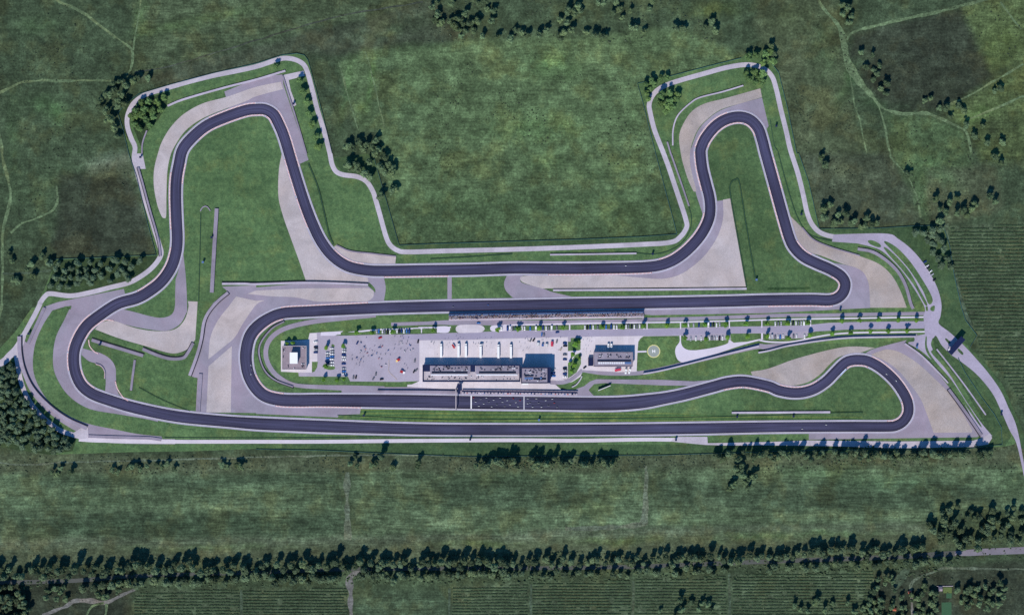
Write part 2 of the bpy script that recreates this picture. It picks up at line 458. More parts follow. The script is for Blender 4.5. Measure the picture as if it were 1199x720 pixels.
def resample(p, step):
    out = [p[0]]; acc = 0.
    for i in range(len(p) - 1):
        a, b = p[i], p[i + 1]; d = math.dist(a, b)
        if d < 1e-6: continue
        t = step - acc
        while t <= d:
            out.append((lerp(a[0], b[0], t / d), lerp(a[1], b[1], t / d))); t += step
        acc = d - (t - step)
    if math.dist(out[-1], p[-1]) > step * .3: out.append(p[-1])
    return out
# ------------------------------------------------------------------ the land
import numpy as np
SOIL = {  # grass colour, share of working streaks, streak direction (0 east-west, 1 slanting)
 'ground': ((.043, .067, .035), .35, 1), 'ground_brush': ((.054, .074, .038), .2, 0), 'mid_field': ((.073, .115, .052), .55, 0), 'mid_low': ((.061, .100, .045), .3, 0), 'dark_field': ((.030, .040, .025), .4, 0),
 'olive_field': ((.066, .096, .038), .6, 1), 'top_field': ((.054, .079, .040), .7, 1), 'brown_field': ((.047, .063, .038), .3, 0), 'south_field': ((.071, .108, .056), .9, 0), 'south_dark': ((.047, .074, .040), .9, 0), 'south_pale': ((.078, .104, .062), .9, 0),
 'verge_field': ((.064, .084, .046), .4, 0), 'vine_soil': ((.060, .086, .048), .5, 0)}
def vnoise(x, y, sc, seed, octs=4):
    rs = np.random.RandomState(seed); out = np.zeros_like(x); amp = 1.; tot = 0.
    for o in range(octs):
        tb = rs.rand(64, 64); u, v = x / sc, y / sc; i, j = np.floor(u).astype(int), np.floor(v).astype(int); f, h = u - i, v - j; f = f * f * (3 - 2 * f); h = h * h * (3 - 2 * h)
        q = lambda a, b: tb[a % 64, b % 64]
        out += amp * ((q(i, j) * (1 - f) + q(i + 1, j) * f) * (1 - h) + (q(i, j + 1) * (1 - f) + q(i + 1, j + 1) * f) * h); tot += amp; amp *= .55; sc *= .5
    return out / tot - .5
# worn, lush and dry spots of the meadows: x, y, half sizes, tilt, colour factor
SPOTS = [(68, 140, 9, 16, 0, (1.25, 1.36, 1.15)), (60, 126, 26, 14, .3, (1.2, 1.45, 1.15)), (142, 184, 40, 9, -.1, (2.3, 2.1, 2.5)), (112, 192, 20, 8, 0, (1.9, 1.8, 1.9)), (168, 250, 12, 40, -.3, (1.8, 1.75, 1.85)), (146, 232, 18, 10, 0, (1.35, 1.35, 1.3)), (70, 60, 40, 8, .5, (.75, .75, .8)), (40, 30, 30, 12, 0, (1.2, 1.3, 1.15)), (15, 160, 10, 60, 0, (1.15, 1.25, 1.1)), (60, 225, 60, 30, 0, (1.25, 1.3, 1.2)),
 (225, 27, 70, 7, -.22, (1.35, 1.5, 1.2)), (165, 20, 8, 30, .1, (1.2, 1.35, 1.1)), (250, 46, 60, 8, -.25, (.72, .74, .75)), (210, 62, 40, 6, -.3, (.8, .8, .85)), (460, 33, 45, 14, -.15, (1.25, 1.4, 1.2)), (455, 40, 8, 3, 0, (1.6, 1.3, .9)), (405, 110, 5, 40, .18, (1.25, 1.45, 1.15)), (436, 92, 4, 36, .2, (1.25, 1.45, 1.15)), (424, 125, 7, 7, 0, (1.5, 1.35, .95)), (452, 105, 14, 60, .15, (.62, .64, .68)), (378, 110, 16, 50, .2, (.78, .8, .85)),
 (565, 62, 30, 14, 0, (1.35, 1.25, 1.2)), (648, 78, 30, 18, 0, (1.15, 1.3, 1.1)), (700, 62, 40, 16, 0, (1.3, 1.22, 1.15)), (500, 52, 30, 6, -.1, (.65, .7, .7)), (630, 150, 60, 22, 0, (1.12, 1.24, 1.1)), (545, 190, 60, 12, -.1, (.85, .85, .85)), (690, 206, 40, 8, .05, (.66, .7, .68)), (676, 204, 12, 5, 0, (1.7, 1.6, 1.5)), (640, 190, 22, 10, 0, (1.2, 1.3, 1.15)), (735, 195, 30, 10, 0, (1.25, 1.2, 1.05)), (480, 150, 20, 40, 0, (.8, .82, .85)), (530, 230, 60, 8, 0, (1.12, 1.12, 1.1)), (720, 250, 40, 15, 0, (1.1, 1.05, .95)), (660, 265, 90, 6, 0, (1.1, 1.14, 1.1)), (740, 130, 10, 40, -.2, (1.2, 1.25, 1.2)),
 (835, 10, 40, 10, -.1, (1.35, 1.3, .9)), (930, 80, 12, 22, .3, (1.6, 1.5, 1.5)), (942, 155, 12, 16, .3, (1.6, 1.5, 1.5)), (925, 20, 30, 20, 0, (1.2, 1.2, 1.05)), (965, 60, 20, 40, 0, (1.05, 1.2, 1.1)), (998, 90, 9, 34, .4, (1.15, 1.5, 1.15)), (1110, 98, 14, 6, 0, (1.3, 1.3, 1.2)), (1030, 65, 30, 14, 0, (1.25, 1.3, 1.25)), (1080, 60, 25, 14, 0, (.75, .75, .8)), (1050, 122, 40, 8, .1, (1.25, 1.5, 1.25)), (1175, 55, 26, 30, .4, (1.15, 1.15, .95)), (1170, 155, 20, 22, 0, (.65, .65, .75)), (1140, 135, 30, 10, -.4, (1.25, 1.45, 1.2)), (1100, 205, 30, 14, .5, (1.2, 1.45, 1.25)), (1160, 225, 36, 22, 0, (.8, .78, .8)), (1005, 205, 40, 22, 0, (1.25, 1.2, 1.1)), (985, 195, 12, 10, 0, (1.4, 1.3, 1.1)), (1060, 240, 12, 16, .3, (1.1, 1.25, 1.1)),
 (10, 620, 14, 10, .3, (1.7, 1.6, 1.6)), (55, 605, 10, 14, -.4, (1.35, 1.3, 1.3)), (160, 615, 120, 8, 0, (.72, .76, .74)), (90, 588, 90, 4, 0, (.75, .8, .78)), (280, 590, 20, 14, .6, (1.35, 1.3, 1.3)), (205, 562, 60, 5, 0, (1.2, 1.2, 1.2)), (260, 575, 40, 5, 0, (1.2, 1.25, 1.2)), (330, 612, 70, 10, 0, (.72, .76, .74)), (330, 570, 70, 6, 0, (1.15, 1.15, 1.15)), (520, 612, 26, 5, -.1, (1.6, 1.5, 1.5)), (460, 618, 30, 4, 0, (1.3, 1.25, 1.25)), (440, 560, 20, 10, 0, (1.3, 1.3, 1.3)), (590, 560, 40, 7, 0, (.75, .8, .78)), (500, 592, 50, 5, 0, (.75, .8, .78)), (575, 625, 24, 5, 0, (.75, .8, .75)), (655, 602, 18, 6, 0, (1.5, 1.4, 1.4)), (690, 596, 30, 10, 0, (.9, 1., .95)), (720, 575, 30, 10, 0, (.82, .88, .85)), (790, 555, 26, 6, 0, (1.3, 1.25, 1.25)), (835, 588, 22, 10, .5, (1.45, 1.35, 1.35)), (800, 612, 40, 4, 0, (1.3, 1.3, 1.25)), (960, 555, 40, 8, 0, (1.1, 1.2, 1.1)), (920, 578, 14, 6, 0, (1.4, 1.3, 1.3)), (1040, 565, 60, 10, 0, (1.1, 1.2, 1.12)), (1100, 590, 60, 6, 0, (.85, .85, .85)), (950, 602, 60, 5, 0, (1.3, 1.2, 1.15)), (1050, 600, 30, 5, 0, (1.35, 1.25, 1.2)), (1000, 618, 60, 3, 0, (.7, .75, .72)), (980, 625, 90, 5, 0, (1., 1.25, 1.)), (720, 632, 60, 5, 0, (1.05, 1.2, .85)), (880, 628, 60, 6, 0, (1., 1.22, .95)), (560, 637, 60, 5, 0, (1.05, 1.2, .9)), (240, 640, 120, 4, 0, (1.05, 1.2, 1.)), (1190, 560, 30, 20, 0, (.9, .95, .9)), (1150, 585, 40, 10, 0, (.85, .85, .9)),
 (1150, 300, 40, 10, 0, (1.2, 1.15, 1.1)), (1130, 280, 20, 10, 0, (1.2, 1.25, 1.2)), (1160, 420, 20, 40, .3, (1.15, 1.15, 1.05)), (1185, 360, 20, 40, 0, (.85, .82, .82)), (1165, 345, 14, 30, 0, (.85, .8, .8))]
def ground_sheet():
    st = 3.; xs = np.arange(-90, 1291, st); ys_ = np.arange(-75, 796, st); X, Y = np.meshgrid(xs, ys_); ny, nx = X.shape
    WX = X + 9 * vnoise(X, Y, 40, 1) + 5 * vnoise(X, Y, 12, 2); WY = Y + 9 * vnoise(X, Y, 40, 3) + 5 * vnoise(X, Y, 12, 4)
    C = np.empty((ny, nx, 4)); C[...] = (*SOIL['ground'][0], SOIL['ground'][1]); A = np.ones((ny, nx))
    for pts, mat, soft in FIELDS:
        d2 = np.full((ny, nx), 1e9); ins = np.zeros((ny, nx), bool)
        for (x0, y0), (x1, y1) in zip(pts, pts[1:] + pts[:1]):
            dx, dy = x1 - x0, y1 - y0; L = dx * dx + dy * dy + 1e-9; t = np.clip(((WX - x0) * dx + (WY - y0) * dy) / L, 0, 1)
            d2 = np.minimum(d2, (WX - x0 - t * dx) ** 2 + (WY - y0 - t * dy) ** 2)
            c = (y0 > WY) != (y1 > WY); xi = dx * (WY - y0) / (dy if abs(dy) > 1e-9 else 1e-9) + x0; ins ^= c & (WX < xi)
        sd = np.sqrt(d2) * np.where(ins, 1, -1); w = np.clip(sd / (2 * soft) + .5, 0, 1); w = w * w * (3 - 2 * w)
        col, sa, sl = SOIL[mat]; C += (np.array((*col, sa)) - C) * w[..., None]; A += (sl - A) * w
    for x, y, rx, ry, a, k in SPOTS:
        ca, sa = math.cos(a), math.sin(a); u = ((WX - x) * ca + (WY - y) * sa) / rx; v = (-(WX - x) * sa + (WY - y) * ca) / ry
        w = np.exp(-1.3 * (u * u + v * v)) * np.clip(.75 + 1.6 * vnoise(X, Y, 9, int(x * 7 + y) % 9999, 3), 0, 1.5)
        C[..., :3] *= 1 + (np.array(k) - 1) * np.clip(w, 0, 1)[..., None]
    C[..., :3] *= (1 + .55 * vnoise(X, Y, 70, 21)[..., None]) * (1 + .5 * vnoise(X, Y, 16, 22)[..., None])
    me = bpy.data.meshes.new('ground')
    V = np.stack([X - 599.5, 360. - Y, np.full_like(X, .03)], -1).reshape(-1, 3)
    k = np.arange(ny * nx).reshape(ny, nx); F = np.stack([k[1:, :-1], k[1:, 1:], k[:-1, 1:], k[:-1, :-1]], -1).reshape(-1, 4)
    me.from_pydata(V.tolist(), [], F.tolist())
    at = me.color_attributes.new('grass', 'FLOAT_COLOR', 'POINT'); at.data.foreach_set('color', C.astype(np.float32).ravel())
    at = me.attributes.new('slant', 'FLOAT', 'POINT'); at.data.foreach_set('value', A.astype(np.float32).ravel())
    me.materials.append(M['meadow']); tag(link(bpy.data.objects.new('ground', me)), kind='structure')
bm = bmesh.new(); poly_bm(bm, [(-1900, -2000), (3100, -2000), (3100, 2700), (-1900, 2700)], 0)
tag(ob('ground', bm, 'ground'), kind='structure')
L1 = .03
FIELDS = []
def field(pts, mat, soft=6.): FIELDS.append((pts, mat, soft))
field([(150, -60), (520, -60), (505, 2), (300, 48), (165, 92), (158, 40)], 'top_field')
field([(150, 92), (330, 46), (505, 0), (560, 50), (430, 62), (350, 64), (300, 76), (205, 104)], 'brown_field')
field([(-300, -60), (150, -60), (156, 92), (120, 150), (110, 92), (30, 96), (0, 108), (-300, 110)], 'ground')
field([(427, 57), (545, 48), (660, 44), (800, 34), (880, 70), (768, 98), (746, 98), (760, 150), (778, 225), (455, 228), (448, 190), (440, 150), (436, 110)], 'mid_field')
field([(452, 222), (620, 226), (778, 222), (792, 272), (760, 277), (600, 283), (466, 288), (458, 260)], 'mid_low')
field([(395, 72), (427, 57), (447, 150), (420, 153), (408, 110)], 'mid_field')
field(T('B1', (270, 100), (600, 80), (640, 180), (690, 330), (722, 465), (262, 492), (230, 430), (265, 330)), 'dark_field')
field(T('B1', (400, 60), (600, 10), (640, 110), (400, 110)), 'verge_field')
field([(900, -60), (960, -60), (985, 35), (995, 90), (1000, 150), (1020, 250), (965, 265), (935, 240), (915, 140), (905, 70), (880, 30)], 'ground_brush')
field(T('A4', (400, 160), (650, 100), (900, 40), (960, 150), (1050, 300), (1055, 360), (900, 470), (840, 480), (780, 510), (640, 530), (560, 510), (500, 440), (420, 350), (375, 250)), 'dark_field')
field(T('A4', (910, 30), (1020, 0), (1300, -60), (1400, 260), (1199, 300), (1060, 350), (960, 150)), 'olive_field')
field(T('A4', (840, 490), (1060, 380), (1199, 300), (1500, 220), (1500, 720), (1000, 760), (950, 620), (850, 560)), 'olive_field')
field(T('A4', (540, 530), (760, 540), (930, 630), (980, 900), (760, 1060), (700, 980), (600, 780)), 'mid_low')
field(T('B4', (160, 0), (420, 10), (560, 0), (680, 180), (715, 320), (520, 345), (245, 350), (195, 140)), 'brown_field')
field(T('B4', (740, 60), (1060, 60), (1100, 260), (850, 330), (760, 330)), 'verge_field')
# south of the circuit
field([(-300, 522), (60, 530), (300, 533), (760, 534), (1180, 520), (1500, 520), (1500, 556), (760, 556), (300, 558), (-300, 552)], 'verge_field')
field([(-300, 556), (405, 553), (405, 629), (-300, 632)], 'south_field')
field([(411, 553), (757, 550), (757, 617), (680, 622), (411, 630)], 'south_field')
field([(761, 549), (1000, 545), (1190, 545), (1330, 545), (1330, 596), (1130, 596), (1085, 612), (761, 618)], 'south_field')
field([(-300, 600), (120, 599), (300, 601), (402, 603), (402, 628), (200, 630), (-300, 631)], 'south_dark')
field([(30, 560), (200, 556), (400, 556), (400, 566), (200, 570), (30, 572)], 'south_dark')
field([(500, 560), (600, 556), (680, 562), (720, 590), (600, 596), (520, 590)], 'south_dark')
field([(770, 562), (900, 566), (1100, 560), (1180, 575), (1100, 596), (900, 600), (780, 588)], 'south_dark')
field([(-300, 631), (405, 630), (640, 622), (1085, 612), (1100, 640), (900, 650), (400, 646), (-300, 648)], 'south_pale')
field([(-300, 641), (400, 639), (640, 632), (1085, 622), (1120, 640), (900, 662), (-300, 664)], 'verge_field')
field([(415, 692), (523, 689), (524, 760), (415, 760)], 'south_dark')
field([(1010, 672), (1300, 650), (1300, 800), (1000, 800)], 'dark_field')
field([(-200, 672), (156, 668), (152, 800), (-200, 800)], 'dark_field')
# vineyards: the soil here, the rows further down
VINE = [([(157, 692), (280, 690), (281, 800), (156, 800)], 3.5, 1.), ([(285, 690), (407, 688), (409, 800), (285, 800)], 3.5, 1.), ([(530, 687), (618, 684), (620, 800), (529, 800)], 3.5, .9),
        ([(624, 683), (738, 679), (740, 800), (624, 800)], 3.5, .9), ([(744, 678), (850, 674), (852, 800), (744, 800)], 3.6, .9), ([(858, 673), (1022, 668), (1024, 800), (858, 800)], 3.6, 1.),
        ([(1113, 266), (1500, 250), (1500, 545), (1236, 545), (1215, 520), (1201, 480), (1181, 448), (1148, 415), (1146, 400), (1142, 385), (1131, 360), (1119, 320), (1112, 290)], 4.25, 1.)]
for p, sp, _ in VINE: field(p, 'vine_soil', 2.5)
ground_sheet()
# worn tracks through the meadows
L2 = .075
def track(pts, w, mat='path_grass'):
    q = resample_(spline(pts, False, 6), 5.); w = w if isinstance(w, list) else [w] * len(pts); out = []
    for i, p in enumerate(q):
        f = i / max(1, len(q) - 1) * (len(pts) - 1); k = min(int(f), len(pts) - 2); a, b = w[min(k, len(w) - 1)], w[min(k + 1, len(w) - 1)]
        out.append(lerp(a, b, f - k) * (1.0 + .8 * noise.noise((p[0] * .09, p[1] * .09, 8))))
    q = [(x + 1.1 * noise.noise((x * .06, y * .06, 1)), y + 1.1 * noise.noise((x * .06, y * .06, 5))) for x, y in q]
    bm = bmesh.new(); ribbon_bm(bm, q, out, lift(L2)); return tag(ob('dirt_path', bm, mat), kind='structure')
resample_ = resample
track(T('A1', (250, -30), (270, 5), (380, 55), (480, 130), (560, 190), (620, 240), (615, 320), (590, 350)), 3.)
track(T('A1', (520, 378), (350, 378), (200, 378), (110, 385), (40, 415), (0, 435), (-90, 470)), 2.6)
track(T('A1', (660, 0), (650, 80), (635, 150), (625, 240)), 2.)
track(T('A1', (630, 340), (800, 310), (1000, 250), (1199, 190)) + T('A2', (200, 130), (420, 70), (780, 10)), 1.6, 'brown_field')
track(T('A1', (0, 630), (10, 719)) + T('B1', (20, 50), (48, 180), (40, 250), (15, 350), (10, 470), (12, 560), (5, 719)) + T('C1', (-20, 100)), 3.2)
track(T('B1', (265, 150), (270, 220), (240, 270), (170, 300), (100, 330), (50, 370)), 2.4)
track(T('B1', (12, 560), (120, 560), (240, 545)), 2.2, 'verge_field')
track(T('A4', (235, -40), (250, 30), (330, 120), (355, 200), (375, 290), (420, 370), (480, 440), (540, 510), (640, 535), (740, 530), (850, 575), (930, 620), (950, 719)), [3.2, 3.4, 4, 8, 9, 7, 5, 4, 4, 3.4, 3.2, 3, 2.6])
track(T('A4', (370, 190), (400, 150), (560, 110), (760, 65), (900, 30), (1020, 0), (1199, -40)), 3.2)
track(T('A4', (380, 300), (400, 460), (430, 560), (450, 650), (465, 719)), 1.8)
track(T('A4', (520, 500), (545, 580), (560, 670), (575, 719)) + T('B4', (580, 20), (640, 90), (690, 180), (715, 300)), 2.)
track(T('A4', (1199, 300), (1060, 380), (940, 450), (850, 490)), 2.2)
track(T('A4', (1199, 450), (1060, 510), (950, 555)), 2.4)
track(T('A4', (1090, 10), (1140, 80), (1190, 140)), 2.)
track(T('A2', (385, 290), (430, 450), (478, 610)), 1.6)
track(T('A2', (510, 240), (560, 420), (600, 600)), 1.4)
track([(407, 553), (406, 580), (407, 632)], [7, 6, 8], 'south_pale')
track([(756, 545), (756, 585), (753, 614)], [4, 5, 9], 'south_pale')
track([(662, 619), (720, 617), (755, 613)], [4, 6, 5], 'south_pale')
track(T('D1', (200, 719), (300, 680), (350, 650), (420, 652), (490, 662), (560, 630), (650, 585), (670, 560)), [3, 3.4, 4.6, 5, 4, 3, 3, 3], 'dirt')
track(T('D1', (400, 730), (430, 680), (490, 662)), 2.4)
track(T('D1', (490, 730), (500, 690), (500, 665)), 2.6)
track(T('D2', (500, 500), (440, 540), (440, 600), (445, 760)), [6, 8, 5, 4.5], 'dirt')
track([(282.5, 690), (282.5, 790)], 3, 'verge_field'); track([(526, 688), (526.5, 790)], 3, 'verge_field'); track([(622, 684), (622, 790)], 2.6, 'verge_field'); track([(741, 679), (742, 790)], 2.6, 'verge_field'); track([(854, 672), (855, 790)], 3., 'verge_field')
track([(1108, 262), (1110, 290), (1118, 325), (1128, 360), (1138, 385)], 4, 'verge_field')
track(T('D4', (670, 600), (680, 560), (790, 510), (860, 500), (1199, 505)), [3, 3, 3, 2, 2.4], 'south_pale')
track(T('D4', (670, 600), (678, 719)), 3., 'dirt')
sheet('field', T('D4', (575, 590), (600, 540), (640, 500), (665, 505), (640, 560), (600, 600)), 'verge_field', L2)
track([(0, 541.5), (30, 544), (80, 541), (200, 538), (400, 533), (560, 533)], 1.8, 'south_pale')
strip('country_road', [(-300, 683), (40, 681), (160, 674), (300, 670), (420, 666), (700, 664), (900, 657), (1040, 652), (1130, 647), (1199, 644), (1500, 634)], [5, 5, 4.2, 4.2, 4.2, 4.6, 5, 5.5, 6.5, 8.5, 9], 'country', L2 + .01)

strip('country_road', [(1118, 647.8), (1135, 646.8), (1199, 644), (1500, 634)], [5, 7.4, 8, 9], 'country_east', L2 + .03)
# ------------------------------------------------------------------ circuit grounds
L3 = .11
lawn = (T('A1', (590, 480), (650, 440), (800, 395), (1000, 342), (1199, 297)) + T('A2', (60, 278), (120, 258), (190, 250), (225, 258), (242, 280), (275, 400), (310, 530), (355, 719)) +
        T('B2', (365, 20), (372, 55), (520, 0), (560, 30), (610, 230), (668, 430), (900, 420), (1199, 410)) + T('B3', (300, 402), (600, 388), (768, 378), (720, 190), (670, 0)) +
        T('A3', (640, 600), (610, 480), (584, 390), (590, 385), (740, 358), (900, 315), (1070, 272), (1120, 240), (1190, 230)) + T('A4', (20, 300), (50, 340), (90, 500), (135, 719)) +
        T('B4', (145, 0), (190, 130), (240, 352), (520, 350), (690, 338), (820, 335), (850, 430), (870, 560), (905, 719)) + T('C4', (925, 60), (978, 130), (945, 185), (1010, 250), (1100, 360), (1170, 520), (1199, 600), (1150, 640), (1110, 650),
        (900, 660), (300, 660), (0, 672)) + T('C3', (700, 688), (300, 690), (0, 692)) + T('C2', (1000, 695), (700, 684), (300, 665), (0, 660)) + T('C1', (900, 672), (600, 676), (230, 688), (60, 662), (-60, 640), (-60, 300), (0, 190), (70, 115), (150, 0)) +
        T('B1', (165, 719), (205, 640), (245, 545), (258, 495), (735, 475), (690, 320), (640, 110), (603, 0)) + T('A1', (575, 600), (552, 530)))
sheet('lawn', lawn, 'lawn', L3, smooth=False)
L4 = .14
def turf(pts, mat='lawn_out', smooth=False, level=L4): return sheet('grass_verge', pts, mat, level, smooth)
turf(T('B2', (365, 20), (372, 55), (420, 92), (480, 100), (530, 130), (560, 180), (605, 330), (640, 425), (668, 430), (610, 230), (560, 30), (520, 0)), 'lawn_out')
turf(T('B2', (668, 430), (700, 452), (1199, 444), (1199, 410)) , 'lawn_out')
turf(T('B3', (0, 410), (0, 440), (300, 432), (600, 420), (740, 412), (790, 380), (768, 378)), 'lawn_out')
turf(T('B3', (670, 0), (695, 0), (780, 240), (800, 310), (790, 370), (770, 375), (720, 190)), 'lawn_out')
turf(T('B4', (240, 352), (250, 372), (560, 372), (640, 415), (700, 480), (760, 570), (800, 660), (815, 719), (905, 719), (870, 560), (850, 430), (820, 335), (690, 338), (520, 350)), 'lawn_out')
turf(T('C4', (812, 0), (800, 80), (850, 120), (920, 170), (945, 185), (978, 130), (925, 60), (905, 0)), 'lawn_out')
turf(T('C4', (780, 150), (830, 190), (900, 235), (1000, 330), (1080, 440), (1140, 600), (1110, 650), (1040, 640), (1010, 560), (900, 380), (790, 250)), 'lawn_out')
turf(T('C1', (-60, 290), (0, 285), (50, 250), (80, 262), (100, 350), (150, 455), (230, 550), (360, 610), (340, 670), (230, 688), (60, 662), (-60, 640)), 'lawn_dark')
turf(T('B1', (258, 498), (735, 478), (735, 500), (700, 540), (600, 600), (420, 645), (330, 660), (215, 650), (245, 545)), 'lawn_dark')
turf(T('A1', (590, 480), (552, 530), (575, 600), (600, 660), (610, 560), (640, 480), (800, 410), (780, 400), (650, 440)), 'lawn_dark')
turf(T('A1', (625, 600), (620, 520), (690, 460), (790, 430), (780, 500), (740, 560), (690, 620), (660, 690)), 'lawn_dark')
turf(T('C4', (935, 180), (945, 185), (1010, 250), (1100, 360), (1170, 520), (1230, 660), (1190, 660), (1130, 490), (1080, 380), (1030, 300), (960, 225)), 'lawn_out')
# darker grass inside the eastern bends
turf([(880, 446), (912, 456), (926, 459.5), (940, 458.5), (954, 454.5), (966, 446), (978, 435), (993, 421.5), (1004, 421), (1031, 431), (1046, 444), (1056, 458), (1063, 471), (1063.5, 483), (1058, 492), (1049, 498), (900, 500), (868, 500), (874, 480), (866, 462)], 'lawn_east', level=L4 + .018)
turf(T('A3', (905, 645), (948, 593), (1000, 560), (1060, 548), (1112, 562), (1150, 602), (1170, 660)) + T('B4', (-10, 0), (26, 130), (73, 300), (103, 400), (128, 445), (170, 484), (230, 514), (290, 540), (340, 570), (362, 605), (340, 670), (0, 686)) + T('B3', (1095, 660), (1080, 560), (1030, 300), (1000, 190), (960, 230), (925, 230), (905, 140), (888, 70), (880, 0)), 'lawn_east', level=L4 + .018)
turf([(900, 404), (960, 399), (1072, 396), (1062, 401), (1010, 410), (930, 432), (895, 445), (880, 430)], 'lawn_east', level=L4 + .018)
# mown bands beside the main straight
turf([(422, 478), (700, 481), (760, 482), (840, 486), (1009.5, 488), (1009.5, 495), (700, 498), (422, 497)], 'lawn_band', level=L4 + .018)
turf([(330, 512), (700, 512.5), (700, 532), (560, 533), (330, 527)], 'lawn_out')
turf([(700, 520.5), (1000, 519), (1150, 521), (1000, 530), (700, 532)], 'lawn_out')
# lighter lawn round the paddock
turf(T('C2', (260, 84), (500, 48), (900, 32), (905, 66), (640, 72), (630, 120), (250, 120), (120, 130)), 'lawn_pad', level=L4 + .018)
turf(T('C2', (60, 150), (120, 131), (250, 121), (250, 320), (300, 330), (440, 350), (700, 345), (765, 345), (700, 371), (440, 371), (190, 345), (110, 300), (70, 240)), 'lawn_pad', level=L4 + .018)
turf([(746, 394), (900, 388), (1083, 385), (1083, 397), (1060, 399), (900, 405), (750, 440), (746, 438)], 'lawn_pad', level=L4 + .018)
turf([(655, 392), (682, 392), (682, 434), (650, 447), (655, 456), (690, 432), (900, 405), (900, 440), (700, 440), (690, 462), (650, 452)], 'lawn_pad', level=L4 + .018)
turf([(755, 362), (1084, 357), (1084, 390), (755, 396)], 'lawn_pad', level=L4 + .018)

# ------------------------------------------------------------------ asphalt run-off
L5 = .18
def runoff(pts, mat='asphalt', smooth=True, name='runoff_apron', level=L5): return sheet(name, pts, mat, level, smooth)
D = lambda p: [p[0], p[0]]
def corner(pts):  # every point a corner
    o = []
    for p in pts: o += [p, p]
    return o
runoff(corner(T('A1', (1050, 430), (1199, 370)) + T('A2', (40, 358), (122, 350), (128, 400), (235, 719))) + corner(T('B2', (245, 30), (205, 48), (170, 0))) + [(326, 145), (311, 128.8), (287, 130)] + [(265, 137), (265, 137)] + corner(T('A1', (1075, 520), (1065, 480))))
runoff(corner(T('B1', (1040, 622), (1199, 616)) + T('B2', (0, 626), (230, 606), (525, 620))) + T('B2', (555, 650), (545, 680)) + corner([(437, 355), (430, 362)]) + corner([(320, 372), (300, 390), (296, 430), (315, 463), (350, 470), (424, 470)]) +
       corner(T('C2', (485, 498), (385, 502), (383, 514), (0, 497))) + corner(T('C1', (1199, 493), (915, 490), (925, 330), (885, 320))) + T('C1', (900, 270), (925, 200), (950, 110), (985, 0)) + T('B1', (1020, 680)) + corner(T('B1', (1072, 650))))
runoff(corner(T('B1', (200, 719), (268, 695), (580, 632), (586, 660))) + corner([(140, 356), (115, 370)]) + [(101, 381), (88, 410), (87, 430), (96, 452), (108, 461)] + corner([(150, 475.6)]) + corner(T('C1', (735, 515), (760, 618), (610, 614))) + T('C1', (412, 596), (300, 545), (200, 465), (130, 370), (95, 250)) + corner(T('C1', (92, 140), (130, 168))) + corner(T('C1', (190, 20))))
runoff(corner(T('C4', (192, 617), (192, 590))) + corner([(1046, 497)]) + [(1058, 492), (1063, 478), (1056, 458)] + [(1040, 438), (1024, 426)] + corner([(1010, 420)]) + corner(T('C4', (450, 218))) + T('C4', (500, 192)) + corner(T('C4', (650, 152), (640, 168))) + T('C4', (720, 230), (800, 312), (870, 402), (930, 490)) + corner(T('C4', (1000, 590), (980, 606))))
runoff(corner([(940, 351)]) + [(968, 351), (980, 348.6), (987.6, 341), (989.5, 331), (984, 322), (975, 316)] + corner(T('B4', (300, 510), (340, 516))) + T('B4', (400, 530), (445, 550), (466, 590), (476, 640)) + corner(T('B4', (480, 730)) + [(1019, 360.5), (960, 363.5), (900, 366.5), (764, 369), (752, 368), (752, 362), (900, 351)]), 'asphalt')
runoff(corner(T('A3', (1168, 458), (1199, 590), (1180, 620))) + [(888, 150), (877, 140), (865, 136), (850, 140), (836, 149), (825, 162), (820, 178), (821, 195), (828, 214)] + corner([(829, 240)]) + corner(T('B3', (890, 282))) + T('B3', (860, 190), (838, 90), (828, 0)) + T('A3', (838, 690), (870, 610), (920, 555), (980, 515), (1080, 482)))
runoff(corner(T('B3', (958, 222), (990, 218))) + T('B3', (988, 300), (962, 382), (912, 462), (850, 522), (780, 567), (700, 585), (600, 580)) + corner(T('B3', (470, 569))) + corner(T('B3', (470, 545), (700, 540))) + T('B3', (800, 500), (870, 420)) + corner(T('B3', (940, 300))))
runoff(T('B2', (1172, 573), (1160, 605), (1168, 640)) + corner(T('B2', (1199, 672))) + corner(T('B3', (60, 695), (285, 670))) + T('B3', (190, 648), (140, 630), (50, 606), (38, 590)) + corner(T('B3', (50, 568), (160, 562), (0, 560))) + corner(T('B2', (1175, 570))))
runoff(corner(T('B2', (500, 578), (598, 580))) + T('B2', (606, 630)) + corner(T('B2', (598, 688), (520, 692))) + T('B2', (548, 668), (555, 630)), 'asphalt')
runoff(corner(T('B2', (895, 570), (915, 570), (915, 688), (895, 688))), 'asphalt', False)
# link roads inside the west loop
runoff(corner(T('B1', (858, 470))) + T('B1', (870, 580), (876, 719)) + T('C1', (870, 30), (842, 78), (790, 107), (730, 107), (620, 88)) + corner(T('C1', (500, 55), (560, 5))) + T('C1', (625, 20), (700, 40), (755, 48), (800, 35), (818, 0)) + T('B1', (820, 650)) + corner(T('B1', (822, 590))))
runoff(corner(T('C1', (385, 190))) + T('C1', (430, 203), (470, 213), (515, 240), (540, 280), (543, 330), (545, 370), (560, 410)) + corner(T('C1', (598, 435), (492, 398))) + T('C1', (495, 340), (488, 290), (455, 264), (415, 250)) + corner(T('C1', (382, 222))))
runoff(corner(T('B1', (618, 0), (668, 0), (682, 72), (640, 72))), 'road', False)
